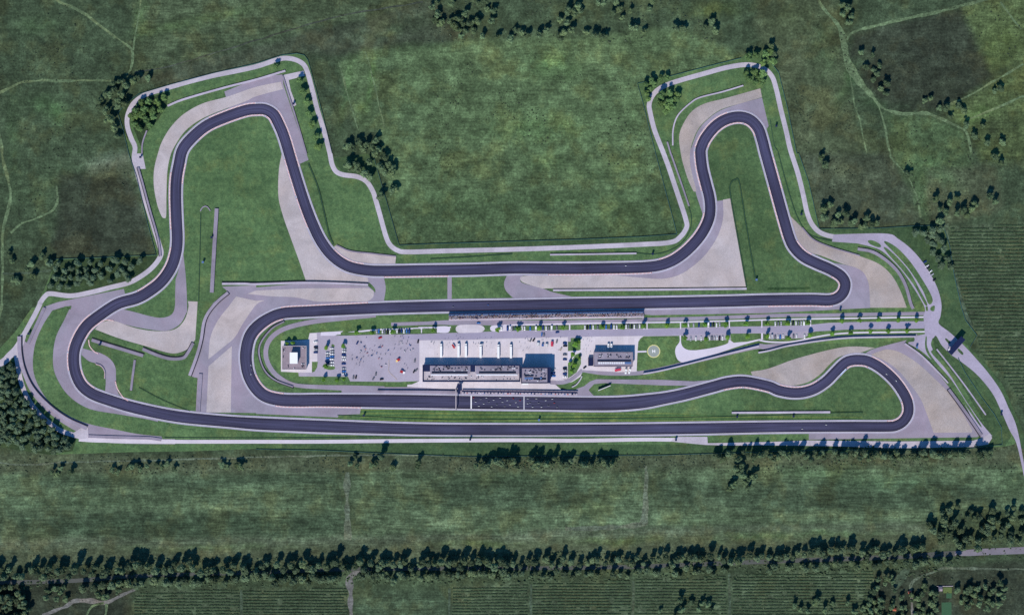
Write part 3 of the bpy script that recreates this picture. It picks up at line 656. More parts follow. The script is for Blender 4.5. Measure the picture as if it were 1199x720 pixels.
# gravel
L6 = .22
def gravel(pts, mat='gravel'): return sheet('gravel_trap', pts, mat, L6)
gravel(corner(T('A2', (115, 384), (126, 418))) + T('A2', (0, 452)) + T('A1', (1150, 475), (1000, 532), (920, 572), (860, 622), (815, 690)) + T('B1', (795, 20), (783, 90), (779, 200), (778, 290), (768, 302), (755, 290), (735, 235), (720, 150), (722, 70)) + T('A1', (742, 710), (760, 660), (800, 595), (860, 535), (950, 485), (1060, 455)) + T('A2', (0, 408)), 'gravel')
gravel(corner(T('B2', (120, 0))) + T('B2', (106, 80), (104, 200), (125, 290), (160, 390), (200, 500)) + corner(T('B2', (234, 599), (528, 608))) + corner(T('B2', (520, 575), (430, 545))) + T('B2', (340, 490), (260, 370), (210, 230)) + corner(T('B2', (140, 0))))
gravel(corner(T('B2', (356, 440), (376, 428))) + T('B2', (440, 456), (540, 468)) + corner(T('B2', (655, 480), (650, 520), (520, 526))) + T('B2', (440, 512), (390, 480)))
gravel(corner(T('B1', (1158, 656), (1199, 640)) + T('B2', (230, 630), (526, 628))) + T('B2', (549, 645), (546, 672)) + corner(T('B2', (520, 692), (280, 692))) + T('B2', (180, 672), (80, 668)) + corner(T('B2', (0, 660))))
gravel(corner(T('B1', (1105, 668), (1199, 688)) + T('B2', (40, 686))) + T('B2', (0, 707)) + T('C1', (1140, 70), (1112, 120)) + corner(T('C1', (1090, 150), (975, 242))) + T('C1', (985, 140), (1020, 60)) + T('B1', (1070, 715)))
gravel(corner(T('C1', (1085, 180), (1083, 300), (1080, 490), (966, 490), (976, 275))))
gravel(corner(T('C1', (445, 102))) + T('C1', (475, 72), (530, 62), (620, 92), (700, 108), (780, 110), (830, 95), (865, 55), (882, 0)) + corner(T('B1', (880, 690), (925, 692))) + corner(T('C1', (914, 150))) + T('C1', (880, 192), (830, 213), (780, 210), (680, 180), (560, 145)))
gravel(corner(T('C4', (478, 222))) + T('C4', (520, 206), (560, 196), (620, 210), (700, 260), (780, 332), (850, 402), (905, 485)) + corner(T('C4', (956, 572), (955, 584), (776, 585))) + T('C4', (745, 500), (712, 422), (655, 345), (600, 285), (540, 245)), 'gravel_warm')
gravel(corner(T('C3', (1115, 300))) + T('C3', (1199, 285)) + T('C4', (130, 240), (300, 195), (400, 182)) + corner(T('C4', (502, 188))) + T('C4', (420, 215), (340, 228), (290, 265), (245, 312), (180, 352), (90, 365), (0, 340)) + T('C3', (1170, 345)) + corner(T('C3', (1125, 322))), 'gravel_warm')
gravel(corner(T('B4', (103, 290))) + T('B4', (160, 346), (210, 400), (290, 437), (420, 476), (520, 516), (580, 570), (620, 640)) + corner(T('B4', (650, 719))) + corner([(1061, 360.3), (1019, 360.3)]) + corner(T('B4', (478, 690))) + T('B4', (472, 610), (450, 560), (415, 535), (345, 514), (250, 478), (175, 455), (135, 410), (118, 350)), 'gravel_warm')
gravel(corner(T('A3', (1160, 415), (1168, 456))) + T('A3', (1080, 482), (980, 512), (920, 552), (870, 604), (838, 680)) + T('B3', (830, 30), (842, 100), (860, 168)) + corner(T('B3', (858, 178), (848, 178))) + T('B3', (825, 130), (802, 60)) + T('A3', (788, 719), (780, 640), (800, 580), (840, 522), (900, 486), (1000, 460)), 'gravel_warm')
gravel(corner(T('B3', (985, 216), (1019, 210))) + T('B3', (1040, 320), (1066, 470)) + corner(T('B3', (1092, 605), (1092, 622), (140, 631))) + T('B3', (60, 607), (38, 590), (50, 573)) + corner(T('B3', (165, 568), (470, 568))) + T('B3', (600, 580), (700, 585), (780, 567), (850, 522), (912, 462), (962, 382), (986, 300)))
# grass islands on the run-off
L7 = .26
def island(pts, mat='lawn', smooth=True): return sheet('grass_island', pts, mat, L7, smooth)
island(corner(T('C1', (245, 14), (290, 0), (332, -8))) + T('C1', (300, 60), (265, 130), (250, 200), (250, 280), (272, 342), (312, 402), (370, 450), (440, 480), (560, 500), (700, 525), (900, 570)) + corner(T('C1', (1199, 580), (1199, 602), (760, 603))) + T('C1', (640, 590), (540, 570), (420, 545), (330, 510), (250, 460), (200, 400), (165, 330), (154, 260), (165, 170), (200, 85)))
island(corner(T('B1', (300, 715), (335, 712), (330, 730))), 'lawn', False)
island(corner(T('C1', (382, 228))) + T('C1', (420, 255), (455, 267), (487, 292), (494, 340)) + corner(T('C1', (490, 395), (430, 385))) + T('C1', (395, 345), (380, 290)))
island(corner(T('C1', (425, 150), (445, 106))) + T('C1', (560, 148), (680, 182), (780, 212), (830, 216)) + corner(T('C1', (885, 192), (915, 165), (925, 60), (925, 0), (950, 60))) + T('C1', (945, 120), (925, 205), (895, 270)) + corner(T('C1', (884, 318), (924, 331), (916, 488), (760, 470), (605, 437))) + T('C1', (562, 410), (547, 370), (545, 330), (542, 280), (517, 238), (472, 210), (440, 190)))
island(corner(T('B2', (604, 582), (894, 577), (894, 684), (602, 688))) + T('B2', (608, 640), (607, 610)))
island(corner(T('B2', (918, 576), (1168, 573))) + T('B2', (1159, 605), (1166, 640)) + corner(T('B2', (1185, 672), (918, 683))))
island(corner(T('B3', (192, 648), (1199, 640), (1199, 656), (282, 668))))
# ------------------------------------------------------------------ service roads
L8 = .30
per = (T('C1', (820, 627), (600, 625), (470, 618), (370, 602), (290, 578), (240, 545), (190, 502), (150, 455), (118, 400), (97, 340), (84, 270), (78, 215), (95, 160), (130, 95), (160, 40), (185, -10)) + T('B1', (190, 695), (215, 663), (240, 655), (330, 665), (420, 650), (520, 625), (600, 605), (655, 577), (705, 540), (740, 500), (755, 465), (745, 425), (720, 345), (690, 250), (660, 150), (640, 80), (628, 20)) +
       T('A1', (632, 690), (615, 650), (598, 600), (595, 560), (605, 520), (630, 480), (680, 445), (760, 420), (880, 385), (1000, 355), (1100, 335), (1199, 313)) + T('A2', (80, 287), (130, 274), (180, 280), (220, 302), (240, 340), (265, 430), (285, 510), (310, 590), (330, 660)) +
       T('B2', (345, 0), (355, 50), (375, 85), (410, 100), (470, 108), (515, 130), (545, 175), (560, 220), (580, 290), (605, 380), (625, 425), (660, 452), (710, 460), (900, 455), (1199, 448)) + T('B3', (300, 438), (600, 425), (740, 415), (788, 387), (815, 345), (812, 310), (790, 240), (760, 150), (730, 60)) +
       T('A3', (700, 700), (665, 610), (645, 530), (640, 490), (655, 450), (690, 415), (760, 385), (900, 345), (1000, 318), (1080, 305), (1135, 308), (1180, 325)) + T('A4', (20, 360), (40, 420), (60, 510), (85, 610), (105, 700)) + T('B4', (140, 90), (165, 190), (185, 280), (210, 335), (250, 372), (320, 390), (420, 388)))
strip('service_road', per, 5.6, 'road', L8)
strip('service_road', [(-40, 440)] + T('C1', (0, 262), (45, 225), (85, 185), (110, 130)), [9, 8, 8, 9, 7], 'road', L8 + .02)
strip('service_road', T('C1', (370, 612), (500, 622), (800, 627), (1199, 627)) + T('C2', (300, 627), (700, 623), (1199, 620)) + T('C3', (300, 622), (600, 617), (760, 618)), [7, 4.6, 4.4, 4.4, 4.4, 4.4, 4.4, 4.4, 4.4], 'road_bright', L8 + .02)
sheet('service_road', T('C1', (380, 562), (412, 562), (414, 612), (370, 615), (330, 595)), 'road', L8 + .035, False)
sheet('service_road', T('C3', (750, 617), (775, 604), (912, 604), (914, 634), (1199, 628)) + T('C4', (200, 621), (600, 626), (960, 622), (1000, 610), (1040, 588), (1050, 610), (1030, 640), (960, 652), (600, 658), (300, 648), (0, 644)) + T('C3', (1000, 645), (900, 642), (800, 632), (740, 626)), 'road', L8 + .035, False)
sheet('service_road', corner(T('B4', (308, 378))) + T('B4', (550, 374), (612, 400), (680, 455), (740, 530), (790, 620), (812, 700)) + T('C4', (808, 40), (800, 75), (850, 115), (905, 165), (965, 228), (1035, 310), (1090, 390), (1125, 465), (1165, 560)) + corner(T('D4', (1199, 10), (1230, 80), (1199, 70))) +
      T('C4', (1165, 640), (1130, 570), (1090, 480), (1050, 400), (980, 315), (900, 250), (830, 200)) + corner(T('C4', (790, 135), (770, 145))) + T('C4', (765, 180), (800, 240), (850, 310), (930, 440), (1000, 540)) + corner(T('C4', (1050, 600), (1000, 612), (985, 580))) + T('C4', (920, 450), (860, 360), (790, 270), (720, 205)) + corner(T('C4', (652, 166), (680, 135), (735, 124), (728, 40))) + T('C4', (735, 5)) + T('B4', (705, 665), (640, 565), (580, 497), (520, 448)) + corner(T('B4', (420, 420), (300, 412))), 'road_east', L8 + .035)
L9 = .365
def isl(pts, smooth=True, mat='lawn'): return sheet('grass_island', pts, mat, L9, smooth)
isl(T('B4', (468, 408), (490, 406), (520, 420), (530, 434), (515, 438), (480, 424)))
isl(T('B4', (545, 416), (560, 413), (610, 445), (670, 510), (730, 600), (768, 670), (768, 698), (750, 700), (725, 640), (660, 540), (590, 462)))
isl(T('B4', (542, 440), (560, 445), (610, 490), (665, 555), (710, 635), (745, 700), (735, 706), (690, 625), (630, 545), (570, 478)))
isl(corner(T('C4', (738, -5), (748, -5), (750, 16), (740, 16))), False); isl(T('k3', (1000, 92), (1015, 110), (1005, 165), (975, 172), (950, 150), (960, 115)))
isl(T('gt', (318, 325), (338, 315), (395, 370), (385, 385), (365, 385)), mat='lawn_out'); isl(T('gt', (495, 465), (515, 460), (572, 515), (570, 540), (550, 540), (500, 490)), mat='lawn_out')
isl(corner(T('C4', (772, 148))) + T('C4', (786, 132), (800, 160), (840, 205), (900, 262), (960, 330)) + corner(T('C4', (1020, 420), (990, 440), (880, 300), (800, 205))) + T('C4', (780, 180)), mat='lawn_out')
isl(T('C4', (738, 140), (744, 140), (746, 185), (775, 240), (860, 340), (930, 445), (995, 545), (990, 550), (920, 450), (850, 348), (770, 250), (738, 195)))
isl(T('C4', (770, 200), (780, 200), (850, 285), (905, 360), (985, 490), (1010, 530), (1000, 535), (900, 385), (830, 285), (768, 215)))
isl(T('C4', (660, 140), (684, 140), (684, 158), (660, 162), (655, 175), (648, 172)))
strip('footpath', T('C4', (790, 195), (850, 270), (930, 375), (1020, 502)), 1.6, 'road_east', L9 + .02)
sheet('paved_access', T('A2', (125, 353), (222, 332), (228, 356), (152, 376), (162, 425), (188, 492), (172, 502), (150, 440)), 'road', L8, False)
# around the paddock
strip('pit_entry_road', T('C2', (560, 38), (400, 52), (270, 66), (160, 90), (95, 120), (55, 165), (45, 220), (62, 275), (105, 325), (180, 362), (300, 372), (420, 376), (600, 380)), [4, 5, 5.5, 5.5, 5.5, 5.5, 5.5, 5.5, 5.5, 4.5, 5, 6.5, 6], 'asphalt', L8)
strip('pit_lane', [(400, 456.3), (480, 457), (560, 457.8), (640, 459), (688, 461)], [6, 8, 8.5, 8.5, 7], 'asphalt', L8 + .012)
sheet('pit_exit_road', T('C3', (300, 380), (335, 368), (362, 346), (392, 335), (500, 336), (700, 338), (850, 345), (980, 335), (960, 365), (850, 366), (700, 364), (430, 353), (382, 358), (356, 386), (380, 412), (300, 412)), 'asphalt', L8 + .03, False)
sheet('paddock_yard', [(363, 390), (375, 389), (376, 393), (408, 392.8), (440, 391.8), (492, 391), (600, 387.2), (700, 385.5), (790, 384), (850, 382.6), (940, 381), (970, 378), (1000, 377), (1082, 376), (1082, 384.6), (1000, 385.6), (955, 388), (940, 396), (850, 398), (800, 398.2), (800, 393), (750, 393.8), (680, 394.6), (680, 400), (491, 400), (491, 446), (467, 447), (410, 446.4), (407.5, 441), (350, 440.6), (349, 434), (363, 434)], 'yard', L8, False)
strip('paddock_road', [(470, 394.3), (540, 393.8), (600, 391.4), (660, 390.2), (700, 389.8), (790, 388.6), (850, 386.5), (940, 384.7), (1000, 381.2), (1082, 380.3)], [6, 7, 7.6, 7.6, 7, 7.6, 7.8, 7.4, 8, 8.2], 'padroad', L8 + .012)
sheet('concrete_apron', [(491, 398.6), (540, 398), (600, 396.4), (614, 396), (665, 394.6), (665, 444.6), (645.5, 445), (650, 450), (657, 455.8), (560, 455), (476, 452.8), (491, 446)], 'concrete', L8 + .02, False)
strip('pit_apron', [(477, 451.4), (520, 451.8), (600, 452.6), (652, 453.4)], [2.5, 7, 7.4, 5], 'apron', L8 + .03, False)
sheet('concrete_apron', [(679, 394.4), (754, 393.3), (750, 396), (747.4, 400), (746.4, 412), (745.4, 435), (725, 435.6), (690, 433.6), (683, 433), (679.5, 441), (670, 447), (660, 449.6), (644, 450), (644, 445), (658, 444), (668, 441), (675, 436), (680.3, 426), (680, 412)], 'concrete', L8 + .02, False)
strip('service_road', [(683, 433.6), (700, 436), (720, 437.2), (750, 436.4), (775, 432), (820, 421), (860, 411.4), (886, 405.6), (899, 406), (930, 402.4), (960, 397.6), (990, 394.8), (1020, 393.6), (1074, 393)], [4, 5, 5, 5, 5, 5, 5.4, 6, 6, 4.6, 4, 4, 4, 4], 'asphalt', L8)
strip('service_road', [(644, 447.6), (660, 447.4), (671, 442.6), (682, 433)], 4.6, 'asphalt', L8 + .04)
sheet('footpath', corner([(795.6, 392.6), (797.4, 392.6)]) + [(797.5, 401), (800, 406.5), (806, 409.6)] + corner([(815, 410)]) + [(835, 407), (851, 402.4)] + corner([(853.3, 398), (854.8, 398)]) + corner([(859, 401.2)]) + corner([(870, 400.2), (888, 396.4), (892, 397.8)]) + [(870, 403.8), (850, 410.4), (830, 417), (812, 421.8), (800, 424.2)] + [(793.5, 421), (790.6, 413), (791.4, 406.5), (795.6, 400)], 'walk', L8 + .02)
strip('footpath', [(888, 398), (900, 400.2), (920, 400.6), (935, 398.8), (955, 394.6), (975, 391.4), (1000, 389.6), (1040, 389), (1083, 388.4)], 1.7, 'walk', L8 + .02)
strip('footpath', [(490, 383.6), (520, 383)], 1.6, 'walk', L8 + .02)
strip('footpath', [(395, 391), (440, 386.2), (470, 385.2), (507, 383.6), (528, 383)], [1.8, 1.8, 1.6, 1.6, 1.6], 'walk', L8 + .02)
sheet('footpath', [(375.5, 389), (402, 387.6), (398, 390.4), (392, 393), (375.5, 393)], 'walk', L8 + .02, False)
strip('footpath', [(590, 380.8), (680, 378.8), (740, 377.9), (800, 377), (850, 375.8), (920, 373.8), (1000, 372.6), (1083, 371.2)], 1.7, 'walk', L8 + .02)
strip('service_road', [(752, 374.2), (800, 373.2), (850, 371.6), (920, 369.2), (960, 369.2), (1000, 368.4), (1083, 367)], 4.1, 'asphalt', L8)
strip('service_road', [(458, 379.6), (500, 378.4), (530, 377.6), (640, 378), (760, 375.4)], [4, 4, 6, 6, 4.5], 'asphalt', L8)
sheet('concrete_apron', corner([(511.6, 382)]) + [(524, 382), (527, 385), (524, 389.4)] + corner([(511.6, 389.6)]), 'walk', L8 + .025)
sheet('concrete_apron', [(536, 381.2), (545, 380.2), (562, 380.6), (567.5, 384.6), (563, 389), (550, 389.5), (537, 389.4), (533.6, 385.5)], 'concrete', L8 + .025)
sheet('concrete_apron', corner([(600, 380.4), (600, 387)]) + [(580, 388), (574.5, 386.5), (574.5, 382.4), (580, 380.8)], 'walk', L8 + .025)
for x in (493.5, 754, 757.6, 796.8, 854, 892, 949): strip('footpath', [(x, 378 - (x - 740) * .02), (x, 386 - (x - 740) * .015)], 1.3, 'walk', L8 + .026)
strip('footpath', [(892.2, 390), (892.2, 397.6)], 1.6, 'walk', L8 + .026)
strip('footpath', [(667, 380), (667, 386.4)], 1.6, 'walk', L8 + .026)
sheet('footpath', corner([(665, 411), (678, 410.2)]) + [(681, 409)] + corner([(681, 412.2), (674, 415), (668.4, 423.6), (665, 425)]), 'walk', L8 + .026)
strip('footpath', [(745, 411.8), (758.5, 411.4)], 1.9, 'walk', L8 + .03)
# grass pads inside the paddock (slightly raised behind their kerbs)
LP = .375
def pad(pts, smooth=False, mat='lawn_pad'): return sheet('grass_island', pts, mat, LP, smooth)
pad([(495.4, 384.6), (511, 384.4), (511, 389.6), (495.4, 390)]); pad([(483.5, 385), (491.5, 384.8), (491.5, 390.2), (483.5, 390.2)])
for x0, x1, y0, y1 in ((399, 439, 388.6, 391.6), (458.6, 462.4, 386, 390.4), (604.4, 610, 382.2, 387), (629.4, 634, 382, 386.8), (654, 665.6, 381.4, 386.4), (668.4, 681.6, 380.8, 386.2), (701.5, 708, 380, 385.8), (726, 731.6, 379.6, 385.4), (750, 756.8, 379, 384.4), (759, 794.6, 378.4, 384.2), (798, 804.6, 378, 383.8),
                       (823, 828, 377.6, 383.2), (846.4, 852.8, 377, 382.6), (855, 890.6, 376.2, 382.2), (893.4, 901.6, 375.8, 381.8), (918, 924.4, 375.4, 381), (943, 948.4, 374.8, 380.6)):
    pad([(x0, y0 + .3), (x1, y0), (x1, y1 - .2), (x0, y1)])
pad([(798, 393), (803, 396), (803, 399), (850, 398.6), (852.6, 395), (852.6, 401), (840, 404.6), (815, 409), (806, 408.6), (800, 405), (798, 400)])
pad([(825, 394), (829, 394), (829, 399), (824, 399)]); pad([(855, 390.6), (891, 390.3), (891, 396.4), (875, 400), (860, 401), (855.6, 397)]); pad([(893.4, 390.4), (899, 392), (901, 398.4), (893.4, 396.6)]); pad([(919, 393), (924.6, 393), (925, 398), (919, 398.6)])
pad([(945, 391), (952, 388.6), (990, 386), (1081, 384.8), (1081, 387.2), (1000, 388.4), (975, 390.2), (950, 394.6)])
pad([(950, 376.2), (1081, 372.6), (1081, 375), (1000, 376.6), (950, 379)])
pad([(668.2, 395.8), (680, 395.4), (679.6, 408.6), (668.2, 409)]); pad([(668.2, 413), (673.4, 412.6), (668.4, 422)]); pad([(680, 412.6), (680, 424), (674, 435), (665.4, 443), (665.6, 427.6)])
pad(T('yl', (484, 582), (566, 582), (556, 660), (520, 719), (484, 730))); pad(T('yl', (770, 335), (800, 350), (795, 375), (755, 360)), True); pad(T('yl', (640, 640), (680, 610), (800, 650), (790, 690), (700, 690)), True)
pad(corner([(747.6, 409.8), (748, 404)]) + [(749.8, 400.4), (753, 397.2), (758, 395.6)] + corner([(790, 394.8)]) + [(795, 396.8), (793.6, 401), (790, 405), (788.6, 412), (790.5, 420), (794, 424.6)] + corner([(770, 430.6), (747, 434.6), (747, 412.9), (757, 412.6)]) + corner([(757, 409.6)]), True)
for r in ((-.0, 7.6, 'yellow', .39), (0, 6.7, 'pad_grey', .40)):
    bm = bmesh.new(); c = W((765.4, 411.2), r[3]); vs = [bm.verts.new((c.x + r[1] * math.cos(2 * PI * i / 48), c.y + r[1] * math.sin(2 * PI * i / 48), c.z)) for i in range(48)]; bm.faces.new(vs)
    tag(ob('helipad', bm, r[2]), kind='structure')
bm = bmesh.new(); c = W((765.4, 411.2))
for x, y, sx, sy in ((-1.3, 0, .9, 3.6), (1.3, 0, .9, 3.6), (0, 0, 1.7, .8)):
    vs = [bm.verts.new((c.x + x + a * sx / 2, c.y + y + b * sy / 2, .41 if sx > 1 else .412)) for a, b in ((-1, -1), (1, -1), (1, 1), (-1, 1))]; bm.faces.new(vs)
tag(ob('helipad_marking', bm, 'line'), kind='structure')

# ------------------------------------------------------------------ the race track
CL = (T('C2', (200, 435), (320, 434), (600, 437)) + [(500, 470), (550, 471), (600, 471.6), (650, 472.2), (690, 472.8), (720, 472.6), (745, 471), (770, 467.6), (800, 461.8), (835, 452.6), (852, 448.2), (872, 446.6)] +
      T('C4', (0, 367), (50, 387), (110, 398), (165, 396), (220, 379), (272, 345), (315, 302), (350, 267), (378, 250), (420, 244), (470, 251), (530, 284), (590, 338), (632, 395), (655, 445), (657, 492), (636, 530), (603, 551), (560, 557), (400, 557), (200, 558)) +
      [(899, 500), (820, 501.4), (750, 502.4), (675, 503), (600, 503.2), (500, 502.6), (400, 499.8), (350, 498), (300, 495.8), (265, 493.2), (225, 489.6), (200, 486.2)] + T('C1', (700, 485), (600, 461), (510, 433), (435, 405), (386, 368), (358, 318), (346, 260), (349, 200), (371, 140), (408, 84), (465, 38)) +
      T('B1', (550, 703), (640, 676), (700, 643), (757, 597), (800, 535), (823, 468), (830, 400), (826, 300), (823, 200), (826, 120), (838, 50), (856, -20)) + T('A1', (905, 640), (970, 588), (1060, 548), (1150, 518)) + T('A2', (0, 512), (42, 514), (80, 536), (105, 580), (130, 640)) +
      T('B2', (160, 20), (190, 120), (225, 228), (262, 325), (302, 408), (355, 477), (425, 525), (510, 545), (600, 549), (800, 546), (1000, 543)) + T('B3', (0, 537), (150, 538), (300, 538), (450, 536), (560, 534), (640, 530), (700, 520), (760, 495), (820, 450), (875, 390), (910, 330), (925, 275), (922, 210), (905, 140), (888, 70), (880, 0)) +
      T('A3', (884, 690), (905, 645), (948, 593), (1000, 560), (1060, 548), (1112, 562), (1150, 602), (1170, 660)) + T('B4', (-10, 0), (26, 130), (73, 300), (103, 400), (128, 445), (170, 484), (230, 514), (290, 540), (340, 570), (362, 605), (355, 645), (328, 674), (285, 686), (200, 684), (0, 686)) +
      [(850, 353), (750, 355), (690, 355.6), (650, 356.3), (600, 357.4), (550, 358.2), (500, 359.2), (450, 360.6), (400, 362.8), (360, 364.8)] + T('C2', (130, 26), (65, 48), (5, 90)) + T('C1', (1168, 140), (1152, 210), (1154, 270), (1168, 325)) + T('C2', (0, 378), (45, 415), (115, 432)))
cl = spline(CL, True, 8)
def cw(p):
    if 410 < p[0] < 770 and p[1] > 455 and p[1] < 482: return 15.4
    if 870 < p[0] and p[1] > 400: return 12.0
    if p[0] < 420 and p[0] > 284 and p[1] > 376: return 14.2
    if p[0] < 230: return 13.2
    return 12.8
wd = [cw(p) for p in cl]
for _ in range(12): wd = [(wd[i - 1] + wd[i] + wd[(i + 1) % len(wd)]) / 3 for i in range(len(wd))]
LT = .42
def ring(name, mat, extra, z):
    bm = bmesh.new(); ribbon_bm(bm, cl, [w + extra for w in wd], z, closed=True)
    return tag(ob(name, bm, mat), kind='structure')
ring('track_shoulder', 'shoulder', 4.0, LT)
ring('white_edge_line', 'line', .4, LT + .02)
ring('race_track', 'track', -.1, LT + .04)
CLN = [Vector(p) for p in cl]
def nearest(p):
    v = Vector(p); return min(range(len(CLN)), key=lambda i: (CLN[i] - v).length_squared)
def kerb(a, b, blue=False, w=1.15, gap=.1):
    """red and white kerb along the track edge on the side of a and b"""
    ia, ib = nearest(a), nearest(b); m = len(cl)
    if (ib - ia) % m > m / 2: ia, ib, a, b = ib, ia, b, a
    idx = [(ia + k) % m for k in range((ib - ia) % m + 1)]
    p = [cl[i] for i in idx]; t = Vector(cl[(ia + 1) % m]) - Vector(cl[ia - 1]); t.normalize(); s = 1 if (Vector(a) - Vector(cl[ia])).dot(Vector((-t.y, t.x))) > 0 else -1
    nn = offsets(p); q = [(c[0] + n_[0] * s * (wd[i] / 2 + gap + w / 2), c[1] + n_[1] * s * (wd[i] / 2 + gap + w / 2)) for c, n_, i in zip(p, nn, idx)]
    q = resample(q, .8); bm = bmesh.new()
    ribbon_bm(bm, q, w, LT + .03, mi=lambda i, d: i % 2, thick=.06)
    tag(ob('kerb', bm, ['kerb_blue' if blue else 'kerb_red', 'kerb_white']), kind='structure')
def kt(s, a, b, **k): kerb(T(s, a)[0], T(s, b)[0], **k)
kt('A1', (985, 565), (1199, 485)); kerb((233, 163), (309, 137)); kerb((312, 137), (320, 145)); kerb((327, 128), (345, 180)); kerb(T('B2', (183, 0))[0], T('B2', (212, 60))[0]); kerb(T('B2', (128, 30))[0], T('B2', (185, 190))[0], blue=False); kerb(T('B2', (190, 210))[0], T('B2', (240, 350))[0])
kt('B2', (365, 455), (500, 524)); kt('B2', (605, 577), (890, 573)); kt('B3', (690, 502), (895, 280)); kt('B3', (165, 566), (655, 557)); kerb((814.5, 178), (823, 222)); kt('A3', (862, 690), (1010, 530)); kt('A3', (915, 690), (1075, 575)); kt('A3', (1085, 578), (1135, 640))
kt('B4', (20, 20), (62, 160)); kt('B4', (0, 150), (75, 400)); kt('B4', (130, 412), (205, 470)); kt('B4', (300, 572), (292, 652)); kt('B4', (0, 714), (300, 708)); kt('B2', (110, 703), (510, 690))
kt('C2', (130, 58), (0, 145)); kt('C2', (0, 312), (125, 398)); kt('C2', (95, 463), (485, 470)); kt('C3', (990, 392), (1080, 372)); kt('C3', (1090, 372), (1199, 398)); kt('C4', (55, 364), (235, 340)); kt('C4', (365, 285), (470, 275)); kt('C4', (340, 318), (366, 282), blue=True); kt('C4', (485, 225), (680, 430)); kt('C4', (635, 440), (555, 533))
kt('C1', (425, 38), (320, 200)); kt('C1', (318, 210), (316, 300)); kt('C1', (374, 290), (432, 388)); kt('C1', (480, 62), (412, 150)); kt('B1', (795, 90), (800, 350)); kt('B1', (806, 440), (645, 650)); kt('B1', (851, 40), (849, 140))
def loose_kerb(pts):
    bm = bmesh.new(); ribbon_bm(bm, resample(spline(pts), .8), 1.1, LT + .02, mi=lambda i, d: i % 2, thick=.06); tag(ob('kerb', bm, ['kerb_red', 'kerb_white']), kind='structure')
loose_kerb(T('C1', (415, 150), (420, 180), (440, 205), (460, 216))); loose_kerb(T('C1', (448, 264), (475, 275), (490, 300), (490, 332))); loose_kerb(T('C1', (540, 345), (550, 380), (575, 418), (600, 436))); loose_kerb(T('C1', (478, 65), (500, 58), (532, 62)))
def marking(name, pts, mat='line', z=LT + .062): 
    bm = bmesh.new(); poly_bm(bm, pts, z); tag(ob(name, bm, mat), kind='structure')
marking('start_line', [(551, 463.4), (552.4, 463.4), (552.4, 478.3), (551, 478.3)])
marking('timing_line', [(612.8, 464), (614.3, 464), (614.3, 479.2), (612.8, 479.2)], 'faded_line')
# ------------------------------------------------------------------ barriers and fences
Z0 = .3
def barrier(label, pts, w, h=1.3, mat='wall', tyres=0, smooth=True, name='track_barrier', cat='barrier'):
    p = spline(pts) if smooth else pts
    c = W(p[len(p) // 2], 0); t = thing(name, c, label, cat)
    bm = bmesh.new(); ribbon_bm(bm, resample(p, 3.), w, 0.1, thick=h)
    o = ob('wall', bm, mat, t); o.location = -c
    if tyres:
        q = resample(p, 1.0); nn = offsets(q); bm = bmesh.new()
        for (x, y), n_ in zip(q, nn):
            d = tyres * (w / 2 + .55); cyl(bm, W((x + n_[0] * d, y + n_[1] * d), .1), .48, h * .95, 8)
        o = ob('tyre_row', bm, 'tyre', t); o.location = -c
    return t
def rail(label, pts, h=.8, mat='rail_green', w=.42, name='guard_rail', cat='guard rail', step=4., levels=(.62, 1.), smooth=True):
    p = spline(pts) if smooth else pts
    c = W(p[len(p) // 2], 0); t = thing(name, c, label, cat)
    bm = bmesh.new()
    for l in levels: ribbon_bm(bm, p, w, h * l - .3, thick=.3)
    o = ob('rail', bm, mat, t); o.location = -c
    q = resample(p, step); bm = bmesh.new()
    for x in q: box(bm, W(x, 0), (.16, .16, h + .1))
    o = ob('posts', bm, 'steel', t); o.location = -c; o['kind'] = 'stuff'
    return t
barrier('long pale wall along the top edge of the north-west corner run-off', T('A1', (785, 497), (862, 466), (1050, 412)) + T('A2', (0, 374), (140, 332)), 2.2)
barrier('short dark curved wall below the grove inside the north-west bend', T('A1', (665, 725), (668, 670), (688, 612)), 1.6, mat='wall_dark')
barrier('slanting wall along the western service road beside the dark field', T('B1', (648, 66), (672, 150), (702, 262), (728, 350), (746, 425), (752, 480)), 2.2, h=1.6, mat='wall_dark', tyres=1)
barrier('dark segmented wall along the east edge of the north-west run-off', T('A2', (124, 356), (160, 470), (200, 600), (236, 725)), 1.8, mat='wall_dark')
barrier('straight free-standing grey wall on the west infield lawn', T('B1', (1015, 257), (1003, 450), (992, 650)), 4.4, h=1.5, mat='wall_dark')
barrier('small horseshoe shaped pale wall on the west infield lawn', T('B1', (938, 270), (948, 252), (968, 247), (985, 268)), 1.2, h=1., mat='wall_dark')
barrier('oblique grey tyre wall nearest the inner kerb of the west hairpin', T('C1', (430, 152), (480, 168), (580, 198), (672, 226)), 3.6, tyres=-1, mat='wall_dark')
barrier('bent grey tyre wall below the tip of the west gravel bed', T('C1', (668, 194), (740, 224), (800, 240), (858, 236), (882, 208), (905, 166)), 3.4, tyres=-1, mat='wall_dark')
barrier('short upright grey wall between chicane and west lawn', T('C1', (632, 245), (622, 320), (614, 388)), 2.6, mat='wall_dark')
barrier('curved grey wall at the west rim of the hairpin run-off', T('B1', (1068, 650), (1020, 690)) + T('C1', (978, 20), (955, 70), (942, 150), (922, 225), (888, 318)), 3.4, mat='wall_mid', tyres=-1)
barrier('upright grey wall at the south-west corner of the hairpin gravel', T('C1', (940, 310), (934, 400), (928, 488)), 4.4, mat='wall_dark')
barrier('great curved tyre wall round the outside of the south-west bend', T('C1', (92, 135), (94, 210), (110, 290), (150, 375), (222, 455), (310, 520), (406, 564)), 4.4, h=1.9, mat='wall_mid', tyres=-1)
barrier('short grey wall slanting down between the west road and run-off', T('C1', (210, 0), (170, 85), (132, 170)), 3.4, mat='wall_dark')
